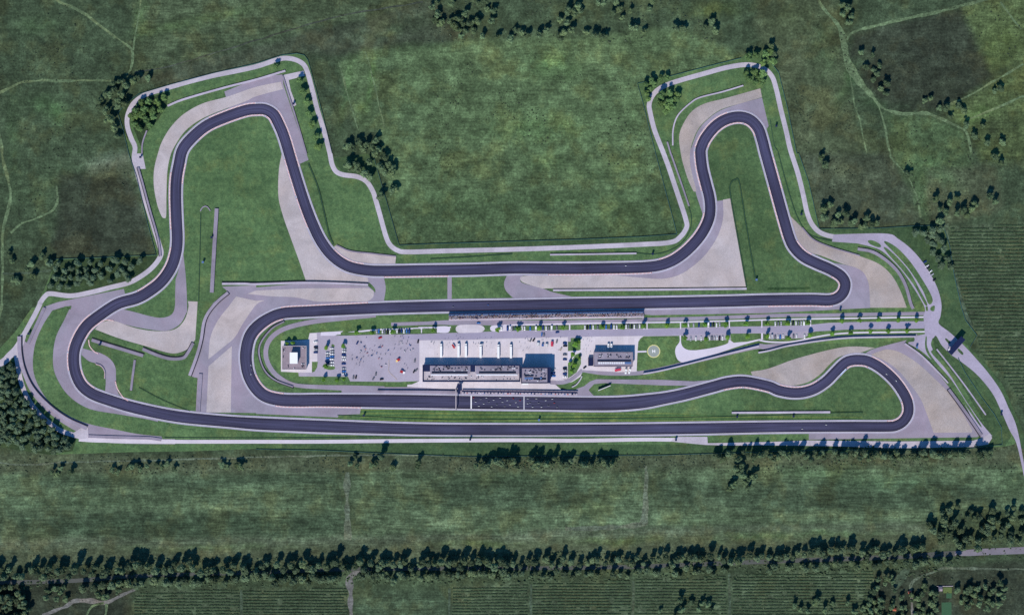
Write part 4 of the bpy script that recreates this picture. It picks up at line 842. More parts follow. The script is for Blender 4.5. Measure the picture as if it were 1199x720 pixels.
barrier('dark grey barrier strip along the bottom road south of the west bend', T('C1', (414, 602), (560, 607), (690, 610), (755, 618)), 3.4, mat='wall_dark', h=1.1)
barrier('long thin wall dividing the two gravel beds left of centre', T('B1', (1040, 609), (1150, 609)) + T('B2', (0, 611), (230, 604), (400, 608), (525, 614)), 2.4, h=1.6, tyres=-1)
barrier('thin wall along the top of the small gravel bed right of the left loop', T('B2', (376, 429), (440, 456), (540, 468), (654, 481)), 1.6, h=1.2, mat='wall_dark')
barrier('long pale wall below the large central gravel bed', T('B3', (190, 639), (600, 637), (1095, 632)), 2.4, h=1.5, smooth=False)
barrier('thin pale wall between top service road and back straight', T('B3', (176, 473), (400, 470), (580, 467)), 1.8, h=1.5, smooth=False)
barrier('long thin wall on the slope left of the north-east loop', T('A3', (724, 665), (740, 719)) + T('B3', (745, 12), (790, 140), (826, 246)), 1.8, mat='wall_dark')
barrier('curved pale wall above the gravel of the north-east corner', T('A3', (750, 682), (752, 605), (775, 540), (835, 482), (880, 457), (980, 432), (1080, 402)), 1.6)
barrier('thin dark wall on the upper rim of the eastern gravel bed', T('B4', (160, 346), (210, 400), (290, 436), (430, 478)), 1.4, mat='wall_dark')
barrier('broad curved wall on the lawn between eastern gravel and car park road', T('B4', (420, 446), (490, 460), (555, 500), (610, 555), (645, 620), (668, 700)) + [(1069, 361.5)], 3.4, mat='wall_dark', h=1.4)
barrier('pale wall on the lawn between the lower two straights', T('C3', (1026, 492), (1199, 491)) + T('C4', (120, 490), (291, 489)), 2.4, h=1.6, smooth=False)
barrier('long blue shaded wall climbing the lawn east of the helipad', T('C3', (612, 310), (700, 294), (830, 262), (960, 228), (1080, 198), (1152, 180)), 1.6, h=3.2, mat='wall')
barrier('long wall along the service road above the lower east lawn', T('C3', (1150, 211), (1199, 202)) + T('C4', (100, 178), (250, 155), (380, 142), (560, 138), (690, 136)), 1.8, h=2.6)
barrier('angled wall on the right edge of the south-east gravel bed', T('C4', (640, 168), (720, 226), (800, 306), (845, 355)), 1.6, h=1.4)
barrier('dark tyre wall on the right edge of the south-east run-off', T('C4', (846, 382), (900, 455), (960, 540), (1000, 600)), 3.2, h=1.6, mat='wall_dark', tyres=1)
barrier('short curved pale wall beside the pit exit road', T('C3', (278, 372), (300, 360), (318, 336), (326, 318)), 1.2, h=1.8)
barrier('dark curved wall round the inside of the paddock hairpin', T('C2', (132, 66), (75, 98), (25, 160), (14, 215), (38, 290), (88, 338), (176, 372)), 1.6, h=1.5, mat='wall_dark', tyres=1)
barrier('short dark curved wall west of the chicane link road', T('C1', (448, 262), (476, 273), (492, 300), (492, 334)), 1., h=1., mat='wall_dark')
rail('long green guard rail down the west infield lawn', T('B1', (940, 280), (935, 500), (930, 690)))
rail('green guard rail following the track on the lawn right of the left loop', T('B2', (245, 45), (290, 160), (322, 290), (340, 370), (362, 425)), w=.6)
rail('green guard rail shaped like a hairpin on the east infield', T('B3', (1096, 620), (1060, 420), (1020, 190), (1022, 140), (1042, 122), (1062, 135), (1090, 310), (1136, 580)), w=.55)
rail('green guard rail along the top of the back straight lawn', T('B2', (815, 492), (1000, 482), (1199, 468)), w=.5)
rail('green guard rail on the outer lawn of the north-east loop', T('B3', (826, 246), (838, 300), (830, 360), (790, 420), (730, 455), (660, 470), (580, 465)), w=.5)
rail('green guard rail beside the outer road of the east loop', T('A4', (10, 560), (30, 680)) + T('B4', (50, 0), (90, 150), (140, 300), (200, 380), (300, 408)), w=.5)
rail('faint green guard rail across the south-west lawn', T('C1', (650, 372), (760, 430), (890, 485)), w=.3, h=.55)
rail('dark green guard rail between the two lower straights', T('C2', (380, 503), (900, 526)) + T('C3', (0, 524), (900, 512), (1190, 505)) + T('C4', (445, 488)), w=.35, smooth=False)
rail('green guard rail above the bottom service road', T('C1', (770, 608), (1199, 610)) + T('C2', (600, 604), (1199, 606)) + T('C3', (300, 604), (740, 604)), w=.4, smooth=False)
for p, w in ((T('B1', (940, 280), (935, 500), (930, 690)), 1.2), (T('B2', (245, 45), (290, 160), (322, 290), (340, 370), (362, 425)), 2.4), (T('B3', (1096, 620), (1060, 420), (1020, 190), (1022, 140), (1042, 122), (1062, 135), (1090, 310), (1136, 580)), 2.0), (T('B2', (815, 492), (1000, 482), (1199, 468)), 1.6),
             (T('B3', (826, 246), (838, 300), (830, 360), (790, 420), (730, 455), (660, 470), (580, 465)), 1.3), (T('B4', (0, 632), (100, 631), (198, 629)), 2.6), (T('B4', (50, 0), (90, 150), (140, 300), (200, 380), (300, 408)), 1.4), (T('C1', (650, 372), (760, 430), (890, 485)), 1.8), (T('C4', (292, 490), (445, 488)), 2.2)):
    strip('grass_verge', p, w, 'uncut', L7 + .02)
def fence(label, pts): return rail(label, pts, 1.35, 'fence_blue', .30, 'wire_fence', 'fence', 3., (.3, .65, 1.), False)
fence('thin wire fence round the north-west loop', T('B1', (258, 494), (500, 485), (732, 474), (690, 320), (640, 110), (603, 0)) + T('A1', (575, 600), (552, 530), (592, 482), (650, 442), (800, 397), (1000, 344), (1199, 299)) + T('A2', (60, 280), (120, 260), (190, 252), (225, 260), (242, 282), (275, 402), (310, 532), (355, 719)))
fence('thin wire fence along the north edge of the back straight', T('B2', (548, 10), (612, 230), (669, 428), (900, 420), (1199, 411)) + T('B3', (300, 402), (600, 389), (768, 377)))
fence('thin wire fence up the west side of the north-east loop', T('B3', (770, 376), (720, 190), (670, 0)) + T('A3', (640, 600), (610, 480), (585, 392), (740, 358), (900, 316), (1070, 273)))
fence('thin wire fence down the east side of the north-east loop', T('A4', (20, 302), (50, 340), (90, 500), (135, 719)) + T('B4', (145, 0), (190, 130), (240, 351), (520, 349), (690, 338), (820, 336), (850, 430), (870, 560), (905, 719)) + T('C4', (925, 60), (978, 130), (946, 184)))
fence('thin wire fence across the south-east lawn below the gate', T('C4', (890, 236), (920, 300), (1000, 420), (1060, 500), (1092, 560), (1096, 640), (900, 664), (300, 664), (0, 674)) + T('C3', (700, 690), (300, 692), (0, 694)) + T('C2', (1000, 697), (700, 686), (300, 667), (0, 662)))

# ------------------------------------------------------------------ buildings
def part(par, name, bm, mat, c): o = ob(name, bm, mat, par); o.location = -c; return o
def units(par, c, rects, mats=('unit', 'unit_dark', 'unit_white'), name='roof_unit'):
    for (x, y, sx, sy, z, h, k) in rects:
        bm = bmesh.new(); pbox(bm, x - sx / 2, y - sy / 2, x + sx / 2, y + sy / 2, z, z + h); box(bm, W((x, y), z + h), (sx * .5, sy * .5, .12))
        part(par, name, bm, mats[k], c)
def parapet(par, c, x0, y0, x1, y1, z, t, h, mat, name='parapet'):
    bm = bmesh.new()
    pbox(bm, x0, y0, x1, y0 + t, z, z + h); pbox(bm, x0, y1 - t, x1, y1, z, z + h); pbox(bm, x0, y0 + t, x0 + t, y1 - t, z, z + h); pbox(bm, x1 - t, y0 + t, x1, y1 - t, z, z + h)
    part(par, name, bm, mat, c)
def opening_row(par, c, x0, x1, y, z0, z1, n, gap, mat, name, south):
    st = (x1 - x0) / n
    for i in range(n):
        bm = bmesh.new(); a = x0 + st * i + gap / 2; pbox(bm, a, y - .06 if not south else y, a + st - gap, y if not south else y + .06, z0, z1); part(par, name, bm, mat, c)
R = random.Random(11)
# pit building, long western block
c = W((552, 436)); B = thing('pit_building', c, 'long low pit building with navy edged roof terraces facing the start grid', 'building')
bm = bmesh.new(); pbox(bm, 496, 427.6, 608.6, 445.8, 0, 8.0); 
part(B, 'wall', bm, 'facade', c)
bm = bmesh.new(); pbox(bm, 504.2, 427.9, 550.4, 437.2, 8.003, 8.5); pbox(bm, 557, 427.9, 608.4, 437.2, 8.003, 8.5); part(B, 'roof', bm, 'roof', c)
bm = bmesh.new(); pbox(bm, 496.6, 437.2, 608.4, 445.4, 8.003, 8.2); pbox(bm, 496.6, 434.6, 504.2, 437.2, 8.003, 8.2); pbox(bm, 550.4, 435, 557, 437.2, 8.003, 8.2); part(B, 'terrace', bm, 'roof_pale', c)
bm = bmesh.new(); pbox(bm, 496.6, 427.9, 504, 434.4, 8.003, 8.1); part(B, 'court_shade', bm, 'navy', c); bm = bmesh.new(); pbox(bm, 550.8, 427.9, 556.6, 434.8, 8.003, 8.1); part(B, 'court_shade', bm, 'navy', c)  # shadow of the sunken courts painted as flat navy panels at roof level
parapet(B, c, 495.2, 426.6, 609.2, 446.6, 7.6, 1.3, 1.5, 'navy')
bm = bmesh.new()
for a, b in ((506, 547.5), (561, 604)): pbox(bm, a, 434.8, b, 436.6, 8.503, 9.2)
part(B, 'skylight', bm, 'glass', c)
bm = bmesh.new()
for a, b in ((505, 548), (558, 606)): pbox(bm, a, 437.6, b, 439.2, 8.203, 9.0)
part(B, 'awning', bm, 'unit_white', c)
units(B, c, [(R.choice((R.uniform(506, 549), R.uniform(559, 606))), R.uniform(428.8, 434), R.uniform(.8, 2.2), R.uniform(.7, 1.4), 8.503, R.uniform(.5, 1.4), R.choice((0, 0, 1, 1, 2))) for _ in range(60)])
units(B, c, [(R.uniform(498, 607), R.uniform(439.8, 444.6), R.uniform(.5, 1.3), R.uniform(.5, .9), 8.203, R.uniform(.6, 1.3), R.choice((0, 0, 1, 1, 2))) for _ in range(38)], name='terrace_table')
opening_row(B, c, 498, 607, 427.6, .3, 4.2, 18, 1.6, 'unit', 'garage_door', False); opening_row(B, c, 498, 607, 445.8, .3, 4.2, 18, 1.6, 'unit', 'garage_door', True)
opening_row(B, c, 498, 607, 427.6, 5, 7.2, 18, .6, 'glass', 'window', False); opening_row(B, c, 498, 607, 445.8, 5, 7.2, 18, .6, 'glass', 'window', True)
# eastern tall block
c = W((627, 439)); B = thing('control_tower', c, 'tall square block with broad navy rim at the east end of the pits', 'building')
bm = bmesh.new(); pbox(bm, 610.8, 430.2, 643.6, 447.4, 0, 15.6); part(B, 'wall', bm, 'navy', c)
bm = bmesh.new(); pbox(bm, 611, 430.6, 641, 447, 15.603, 16); part(B, 'roof', bm, 'roof', c)
parapet(B, c, 610, 429.2, 641.4, 448, 15.2, .9, 1.4, 'navy')
bm = bmesh.new(); pbox(bm, 641.6, 429.2, 644.4, 448, 15.0, 15.9); part(B, 'canopy', bm, 'navy', c)
bm = bmesh.new(); pbox(bm, 611.5, 448.2, 618.5, 449.9, 9, 9.6); part(B, 'balcony', bm, 'white', c)
bm = bmesh.new(); pbox(bm, 614, 438.6, 624.4, 439.8, 16.003, 17.2); pbox(bm, 624.6, 442, 639, 443.6, 16.003, 16.9); part(B, 'skylight', bm, 'glass', c)
bm = bmesh.new(); pbox(bm, 614, 441, 624, 443.4, 16.003, 16.5); pbox(bm, 632, 441, 634, 443, 17.0, 17.3); part(B, 'solar_panel', bm, 'panel_blue', c)
units(B, c, [(R.uniform(613, 639), R.uniform(432, 446), R.uniform(.7, 1.8), R.uniform(.7, 1.4), 16.003, R.uniform(.5, 1.5), R.choice((0, 0, 1, 2))) for _ in range(34)])
for z in (2, 6, 10): opening_row(B, c, 612, 642, 430.2, z, z + 2.4, 8, .6, 'glass', 'window', False); opening_row(B, c, 612, 642, 447.4, z, z + 2.4, 8, .6, 'glass', 'window', True)
# medical / race control building
c = W((717, 420)); B = thing('race_office', c, 'grey flat roofed block between the plaza and the helipad', 'building')
bm = bmesh.new(); pbox(bm, 695, 412.6, 739.8, 428.4, 0, 8.4); part(B, 'wall', bm, 'facade', c)
bm = bmesh.new(); pbox(bm, 695.2, 412.9, 739.6, 428.1, 8.403, 8.7); part(B, 'roof', bm, 'roof', c)
parapet(B, c, 694.4, 412, 740.4, 429, 8, .8, 1.2, 'roof_brown')
bm = bmesh.new(); pbox(bm, 688.6, 419, 694.2, 428.2, 0, 4.6); part(B, 'side_wing', bm, 'navy', c)
bm = bmesh.new(); pbox(bm, 699, 421.4, 738, 423, 8.703, 9.8); part(B, 'plant_wall', bm, 'unit_dark', c)
bm = bmesh.new()
for i in range(12): pbox(bm, 700 + i * 2.6, 423.4, 702.2 + i * 2.6, 425.8, 8.703, 9.1)
part(B, 'solar_panel', bm, 'unit_white', c)
bm = bmesh.new(); pbox(bm, 731, 423.4, 738.5, 425.8, 8.703, 9.1); part(B, 'solar_panel', bm, 'panel_blue', c)
units(B, c, [(x + R.uniform(-1.6, 1.6), R.uniform(414.4, 419.2), R.uniform(.6, 1.5), R.uniform(.6, 1.1), 8.703, R.uniform(.5, 1.2), R.choice((0, 1, 1, 1, 2))) for x in (701, 702, 703, 704, 711, 712, 714, 723, 724, 726, 732, 734, 736) for _ in range(2)])
for z in (1, 5): opening_row(B, c, 696, 739, 412.6, z, z + 2.2, 12, .8, 'glass', 'window', False); opening_row(B, c, 696, 739, 428.4, z, z + 2.2, 12, .8, 'glass', 'window', True)
# square west building
c = W((345.5, 418)); B = thing('timing_tower', c, 'square brown roofed building with a raised white box at the west end of the paddock', 'building')
bm = bmesh.new(); pbox(bm, 331.8, 405.4, 359.2, 431.8, 0, 7.4); part(B, 'wall', bm, 'facade', c)
bm = bmesh.new(); pbox(bm, 332, 405.6, 359, 431.6, 7.403, 7.6); part(B, 'roof', bm, 'roof_brown', c)
parapet(B, c, 331.2, 404.6, 359.8, 432.4, 7.2, .7, 1., 'roof_pale')
bm = bmesh.new(); pbox(bm, 341.8, 412.6, 349.8, 424.8, 7.603, 15); part(B, 'upper_storey', bm, 'facade', c)
bm = bmesh.new(); pbox(bm, 341.2, 412.2, 350.3, 425.2, 15.003, 15.4); part(B, 'white_roof', bm, 'white', c)
units(B, c, [(x + R.uniform(-1.4, 1.4), y + R.uniform(-2, 2), R.uniform(.6, 1.2), R.uniform(.6, 1.2), 7.603, R.uniform(.6, 1.3), R.choice((0, 0, 1, 2))) for x, y, k in ((356.5, 408, 9), (355.5, 427.5, 11), (333.5, 410, 4), (338, 429.5, 2), (346, 430, 2), (333.5, 418, 3)) for _ in range(k)])
for z in (1, 4.4): opening_row(B, c, 333, 358, 405.4, z, z + 2.2, 7, .8, 'glass', 'window', False); opening_row(B, c, 333, 358, 431.8, z, z + 2.2, 7, .8, 'glass', 'window', True)
sheet('concrete_apron', [(329, 399), (334, 399), (361, 397.6), (362.6, 390), (371, 390), (371.6, 423.4), (365.4, 423.6), (365, 436), (349, 436), (329, 435)], 'concrete', L8 + .02, False)
# entrance gate with its roof across the road
c = W((1117.6, 404.4)); rz = math.atan2(18.3, 16.3); B = thing('entrance_gate', c, 'dark navy gate roof spanning the entrance road in the east', 'gate', rz=rz)
bm = bmesh.new(); box(bm, (0, 0, 8.4), (24, 6.4, .9)); box(bm, (0, 0, 9.3), (22.6, 5.2, .15)); ob('roof', bm, 'navy', B)
for x, y in ((-10.5, -2), (-10.5, 2), (10.5, -2), (10.5, 2), (0, 0)):
    bm = bmesh.new(); box(bm, (x, y, 0), (.6, .6, 8.4)); ob('column', bm, 'steel', B)
bm = bmesh.new(); box(bm, (-9.3, 3.6, 8.2), (2.6, 1.6, 1.6)); ob('sign_box', bm, 'facade', B)
bm = bmesh.new(); box(bm, (-4.5, 0, .3), (4.5, 2.2, 2.8)); ob('ticket_booth', bm, 'facade', B)
bm = bmesh.new(); box(bm, (4.5, 0, .3), (4.5, 2.2, 2.8)); ob('ticket_booth', bm, 'facade', B)
# start gantry
c = W((534, 463)); B = thing('start_gantry', c, 'pale beam on posts spanning the main straight before the start line', 'gantry')
bm = bmesh.new(); pbox(bm, 533.5, 455.5, 534.6, 479.8, 7.2, 8.2); part(B, 'beam', bm, 'roof_pale', c)
for y in (455.8, 479.6):
    bm = bmesh.new(); pbox(bm, 533.5, y - .4, 534.5, y + .4, 0, 7.2); part(B, 'post', bm, 'steel', c)
bm = bmesh.new(); pbox(bm, 535.5, 449, 540.2, 454, 6, 7.6); part(B, 'gantry_shade', bm, 'navy', c)  # navy box standing in for the gantry's cast shadow, no light panel
bm = bmesh.new(); pbox(bm, 536.6, 452, 539.2, 461, 4.4, 6); part(B, 'walkway', bm, 'navy', c)  # navy slab continuing the gantry's painted shadow, not a real walkway
# pit wall
c = W((560, 460)); B = thing('pit_wall', c, 'long dark pit wall with a shaded gangway beside the start grid', 'wall')
bm = bmesh.new(); ribbon_bm(bm, [(442, 457.6), (500, 457.9), (536, 458.3)], 1.7, .3, thick=2.4); part(B, 'wall', bm, 'wall_dark', c)
bm = bmesh.new(); ribbon_bm(bm, [(541, 459.8), (600, 460.5), (676, 461.4)], 2.0, .3, thick=1.2); part(B, 'platform', bm, 'wall', c)
bm = bmesh.new(); ribbon_bm(bm, [(541, 457.6), (600, 458.3), (676, 459.2)], 1.6, 2.8, thick=.25); part(B, 'canopy', bm, 'navy', c)
for i in range(28):
    x = 542 + i * 4.8; bm = bmesh.new(); pbox(bm, x, 458.2 + i * .06, x + .2, 458.4 + i * .06, .3, 2.8); part(B, 'canopy_post', bm, 'steel', c)
for i in range(34):
    x = 543 + i * 3.92 + R.uniform(-1, 1); y = 459.7 + (x - 541) * .0118; bm = bmesh.new(); pbox(bm, x, y, x + R.uniform(.9, 2.2), y + .9, 1.503, 1.5 + R.uniform(.5, 1.1)); part(B, 'timing_desk', bm, R.choice(('kerb_red', 'unit_white', 'roof_pale', 'navy', 'unit', 'roof_pale', 'panel_blue')), c)
# grandstand along the back of the paddock
c = W((640, 370)); B = thing('grandstand', c, 'long low open grandstand between the second straight and the paddock road', 'grandstand')
ys = lambda x: 367.6 - (x - 525.5) * .0150
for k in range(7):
    bm = bmesh.new(); ribbon_bm(bm, [(525.6, ys(525.6) + .9 + k * .88), (640, ys(640) + .9 + k * .88), (754, ys(754) + .9 + k * .88)], .88, .2, thick=.7 + .32 * k); part(B, 'tier', bm, 'panel_blue' if k < 2 else ('roof_pale', 'wall_dark')[k % 2], c)  # two front tiers coloured blue to stand for shade on those rows
bm = bmesh.new(); ribbon_bm(bm, [(525.6, ys(525.6) - .4), (640, ys(640) - .4), (754, ys(754) - .4)], .9, .2, thick=3.2); part(B, 'front_wall', bm, 'navy', c)
bm = bmesh.new(); ribbon_bm(bm, [(525.6, ys(525.6) + 7.2), (640, ys(640) + 7.2), (754, ys(754) + 7.2)], 1.6, .2, thick=.5); part(B, 'walkway', bm, 'wall', c)
# trackside screen, marshal posts, sheds
c = W((707.5, 454)); rz = math.radians(22); B = thing('advertising_board', c, 'pale slanted board on dark struts on the lawn east of the pit exit', 'board', rz=rz)
bm = bmesh.new(); box(bm, (0, 0, 1.2), (15.5, .9, 3.2)); ob('board', bm, 'facade', B)
for x in (-6.5, -2, 2, 6.5):
    bm = bmesh.new(); box(bm, (x, 1.4, 0), (.3, 2.2, 2.6)); ob('strut', bm, 'navy', B)
def marshal(p, label, blue=True, rz=0.):
    t = thing('marshal_post', W(p), label, 'marshal post', 'marshal posts round the circuit', rz)
    bm = bmesh.new(); box(bm, (0, 0, 2.2), (1.9, 1.9, 2.2)); ob('cabin', bm, 'panel_blue' if blue else 'wall_dark', t)
    bm = bmesh.new(); box(bm, (0, 0, 4.4), (2.3, 2.3, .2)); ob('roof', bm, 'navy' if not blue else 'panel_blue', t)
    for x in (-.8, .8):
        for y in (-.8, .8): bm = bmesh.new(); box(bm, (x, y, 0), (.14, .14, 2.2)); ob('leg', bm, 'steel', t)
    bm = bmesh.new(); box(bm, (0, .98, 3.2), (1.5, .05, .8)); ob('window', bm, 'glass', t)
for p, l, b in ((T('B1', (952, 508))[0], 'small blue hut on stilts on the west infield lawn', True), (T('B1', (993, 392))[0], 'small dark hut beside the straight grey wall on the west infield', False), (T('B3', (655, 470))[0], 'small dark hut at the end of the wall above the back straight', False), (T('B3', (1140, 590))[0], 'small blue hut at the foot of the hairpin shaped guard rail', True),
                (T('B4', (155, 284))[0], 'small dark hut beside the outer road of the east loop', False), (T('A4', (38, 592))[0], 'small dark hut on the verge east of the north-east corner', False), (T('C2', (505, 504))[0], 'small dark hut on the lawn below the paddock hairpin', False), (T('C2', (1002, 616))[0], 'small dark hut on the verge by the bottom road left of centre', False),
                (T('C3', (764, 618))[0], 'small dark hut at the start of the wide bottom lay-by', False), (T('C3', (124, 525))[0], 'small blue hut on the strip between the lower straights', True), (T('C3', (1050, 510))[0], 'small dark hut below the pale wall between the lower straights', False), (T('C4', (118, 508))[0], 'small dark hut by the east half of the lower infield wall', False),
                (T('C4', (695, 186))[0], 'small blue hut on the pale forecourt in the east', True), (T('C4', (1090, 498))[0], 'small pale hut beside the entrance road', False), (T('C4', (337, 12))[0], 'small dark hut below the east hairpin asphalt', False), (T('A2', (176, 488))[0], 'small dark hut on the paved access of the north-west corner', False),
                (T('C1', (138, 122))[0], 'small dark hut beside the wall by the west road', False), (T('C1', (470, 172))[0], 'small dark hut behind the oblique tyre wall in the west', False), (T('B1', (660, 18))[0], 'small dark hut on the paved bay of the western service road', False)):
    marshal(p, l, b)
M['shed_red'] = plain('weathered_red_roof', (.36, .10, .06, 1), .8)
for (x, y), sx, sy, rz, mat, l in (((1064.6, 692.5), 3.4, 2.4, .2, 'shed_red', 'tiny red roofed shed beside the garden path in the south-east'), ((1046.5, 712.5), 4.4, 3.2, -.2, 'shed_red', 'red roofed garden shed among the trees at the bottom edge'), ((1100.5, 688.8), 4, 4.6, 0, 'roof_brown', 'brown roofed hut at the corner of the green court')):
    t = thing('garden_shed', W((x, y)), l, 'shed', rz=rz)
    bm = bmesh.new(); box(bm, (0, 0, 0), (sx, sy, 2.2)); ob('wall', bm, 'facade', t)
    bm = bmesh.new(); vs = [bm.verts.new(v) for v in ((-sx / 2 - .3, -sy / 2 - .3, 2.2), (sx / 2 + .3, -sy / 2 - .3, 2.2), (sx / 2 + .3, sy / 2 + .3, 2.2), (-sx / 2 - .3, sy / 2 + .3, 2.2), (-sx / 2 - .3, 0, 3.6), (sx / 2 + .3, 0, 3.6))]
    for f in ((0, 1, 5, 4), (2, 3, 4, 5), (1, 2, 5), (3, 0, 4), (3, 2, 1, 0)): bm.faces.new([vs[i] for i in f])
    ob('roof', bm, mat, t)
    bm = bmesh.new(); box(bm, (0, -sy / 2 - .02, 0), (.9, .06, 1.9)); ob('door', bm, 'trunk', t)
M['court'] = plain('green_court_surface', (.04, .10, .05, 1), .8, var=.3); M['court_lime'] = plain('lime_court_surface', (.10, .14, .045, 1), .8, var=.4)
bm = bmesh.new(); poly_bm(bm, [(1102.5, 705), (1114, 704.6), (1114.4, 735), (1102.5, 735)], .09); tag(ob('sports_court', bm, 'court'), kind='structure')
bm = bmesh.new(); poly_bm(bm, [(1104.5, 687.6), (1114.6, 687.2), (1114.4, 694), (1104.5, 694)], .09); tag(ob('sports_court', bm, 'court_lime'), kind='structure')
bm = bmesh.new(); poly_bm(bm, [(1108, 694.4), (1114.4, 694.2), (1114.2, 700), (1108, 700)], .09); tag(ob('sports_court', bm, 'court'), kind='structure')
barrier('low pale wall along the top of the green court', T('D4', (790, 583), (866, 582)), .6, h=1.2, mat='roof_pale', smooth=False, name='garden_wall', cat='wall')
# ------------------------------------------------------------------ vehicles
PAINT = {'white': (.80, .80, .80, 1), 'silver': (.46, .47, .50, 1), 'grey': (.17, .18, .21, 1), 'black': (.018, .018, .025, 1), 'dark blue': (.02, .05, .19, 1), 'blue': (.05, .18, .50, 1), 'red': (.50, .03, .03, 1), 'beige': (.52, .45, .36, 1)}
for k, v in PAINT.items(): M['paint_' + k] = plain('car_paint_' + k.replace(' ', '_'), v, .3, var=.04)
def loft(bm, secs, mi=0):
    """secs: list of (x, half width, z low, z high, half width at top)"""
    rings = []
    for x, hw, zl, zh, ht in secs: rings.append([bm.verts.new(v) for v in ((x, -hw, zl), (x, hw, zl), (x, hw, (zl + zh) * .55), (x, ht, zh), (x, -ht, zh), (x, -hw, (zl + zh) * .55))])
    for a, b in zip(rings, rings[1:]):
        for i in range(6): bm.faces.new((a[i], a[(i + 1) % 6], b[(i + 1) % 6], b[i])).material_index = mi
    bm.faces.new(rings[0][::-1]).material_index = mi; bm.faces.new(rings[-1]).material_index = mi
    bmesh.ops.recalc_face_normals(bm, faces=bm.faces[:])
def car_meshes(colour, van=False):
    bm = bmesh.new()
    if van:
        loft(bm, [(-2.45, .86, .35, 1.0, .84), (-2.4, .93, .3, 1.25, .9), (1.5, .93, .3, 1.25, .9), (2.3, .9, .3, 1.1, .8), (2.45, .8, .35, .9, .7)]); box(bm, (-.55, 0, 1.9), (3.6, 1.6, .08)); box(bm, (-1.9, 0, 1.2), (1.0, 1.76, .72), taper=.95)
    else:
        loft(bm, [(-2.2, .72, .4, .85, .66), (-2.1, .86, .3, .95, .8), (-.9, .9, .28, .98, .84), (.8, .9, .28, .95, .82), (1.95, .84, .3, .82, .72), (2.2, .68, .38, .66, .6)]); box(bm, (-.35, 0, 1.43), (1.75, 1.28, .07))
    body = mesh('body', bm, 'paint_' + colour)
    bm = bmesh.new()
    if van: loft(bm, [(-2.35, .86, 1.2, 1.3, .8), (-2.2, .86, 1.2, 1.88, .78), (1.2, .86, 1.2, 1.88, .76), (1.9, .82, 1.1, 1.25, .74)])
    else: loft(bm, [(-1.75, .8, .9, .98, .7), (-1.15, .8, .9, 1.42, .64), (.45, .8, .9, 1.42, .64), (1.1, .78, .9, .97, .7)])
    return body, mesh('windows', bm, 'glass')
bm = bmesh.new(); cyl(bm, (0, 0, 0), .32, .22, 14, axis='y'); cyl(bm, (0, 0, 0), .19, .24, 10, axis='y'); WHEEL = mesh('wheel', bm, 'tyre')
CARS = {(k, v): car_meshes(k, v) for k in PAINT for v in (False, True)}
def car(p, deg, colour, label, group, van=False, sc=1.):
    t = thing('parked_van' if van else 'parked_car', W(p, .4), label, 'van' if van else 'car', group, math.radians(deg), sc)
    b, w = CARS[(colour, van)]
    link(bpy.data.objects.new('body', b), t); link(bpy.data.objects.new('windows', w), t)
    for x in (-1.35, 1.35):
        for y in (-.8, .8): o = link(bpy.data.objects.new('wheel', WHEEL), t); o.location = (x, y, .32)
    return t
RC = random.Random(5)
def lot(xs, y, cols, desc, group, deg=90, dy=0.):
    xs = list(xs)
    for i, x in enumerate(xs):
        c_ = cols[i % len(cols)]; van = RC.random() < .16
        if callable(y): yy = y(x)
        else: yy = y + dy * i
        car((x, yy + RC.uniform(-.25, .25)), deg + RC.choice((0, 180)) + RC.uniform(-2, 2), c_, f'{c_} {"van" if van else "car"}, {ordw(i)} from the west {desc}', group, van, RC.uniform(1.1, 1.18))
Wc, S_, Gr, Bk, Db, Bl, Rd = 'white', 'silver', 'grey', 'black', 'dark blue', 'blue', 'red'
NG, SG = 'cars parked along the north side of the paddock road', 'cars parked in the south bays of the paddock road'
lot((441.2, 443.6, 448, 450.6, 453.8, 457), 388.2, (S_, Bl, Wc, Gr, Bk, Wc), 'in the bay north of the crowded yard', NG)
lot((465, 467.6, 470.2, 473, 476.2, 479.2), 387.4, (Wc, Bk, Db, Wc, Bl, Db), 'in the bay right of the yard tree', NG)
lot((587.2, 594.2, 597, 600, 603.4), 384.6, (Wc, Db, Wc, Gr, Db), 'in the bay north of the trailers', NG)
lot((611.4, 614.2, 620.8, 627.4), 384.4, (Wc, Wc, Bl, Wc), 'between the two kerbside trees above the pits', NG)
lot((635.8, 639.4, 642.4, 645.8, 651.8), 384, (Db, Wc, Gr, Wc, Gr), 'in the bay above the tall pit block', NG)
lot((684.8, 687.6, 690.8, 694.4, 699.6), 383.2, (Wc, Bk, Db, Wc, Gr), 'in the bay north of the plaza', NG)
lot((709.6, 715.4, 718.8, 722), 382.8, (Bl, Db, Wc, Wc), 'in the bay above the two white motorhomes', NG)
lot((733, 735.8, 739.4, 742.6, 745.8, 748.8), 382.2, (Wc, Gr, Bk, Wc, Gr, Wc), 'in the bay above the race office', NG)
lot((806, 812, 818.2), 380.8, (Wc, S_, Db), 'in the north bay east of the helipad', NG)
lot((829.2, 832, 835.2, 838.8, 842.4), 380.2, (Wc, Db, Bk, Wc, S_), 'in the second north bay east of the helipad', NG)
lot((907.6, 911, 914.4), 379, (Wc, Gr, S_), 'in the west half of the eastern north bay', NG)
lot((925.4, 928.4, 931.8, 934.8, 938, 941), 378.2, (Wc, Bk, Wc, Gr, S_, Wc), 'in the east half of the eastern north bay', NG)
lot((808.6, 814.6, 820.8), 396.4, (S_, Wc, Wc), 'in the first south bay', SG)
lot((830.6, 833.4, 836.4, 839.4, 842.4, 845.8), 395.8, (Wc, Gr, S_, Wc, Bk, Wc), 'in the second south bay', SG)
lot((900.8, 903.8, 907.4, 910.6, 913.4, 916.6), 394.2, (Wc, S_, Gr, Wc, Bl, Wc), 'in the eastern south bay', SG)
lot((929, 932.4, 941.8), 393.6, (Gr, Wc, Wc), 'in the last south bay before the avenue', SG)
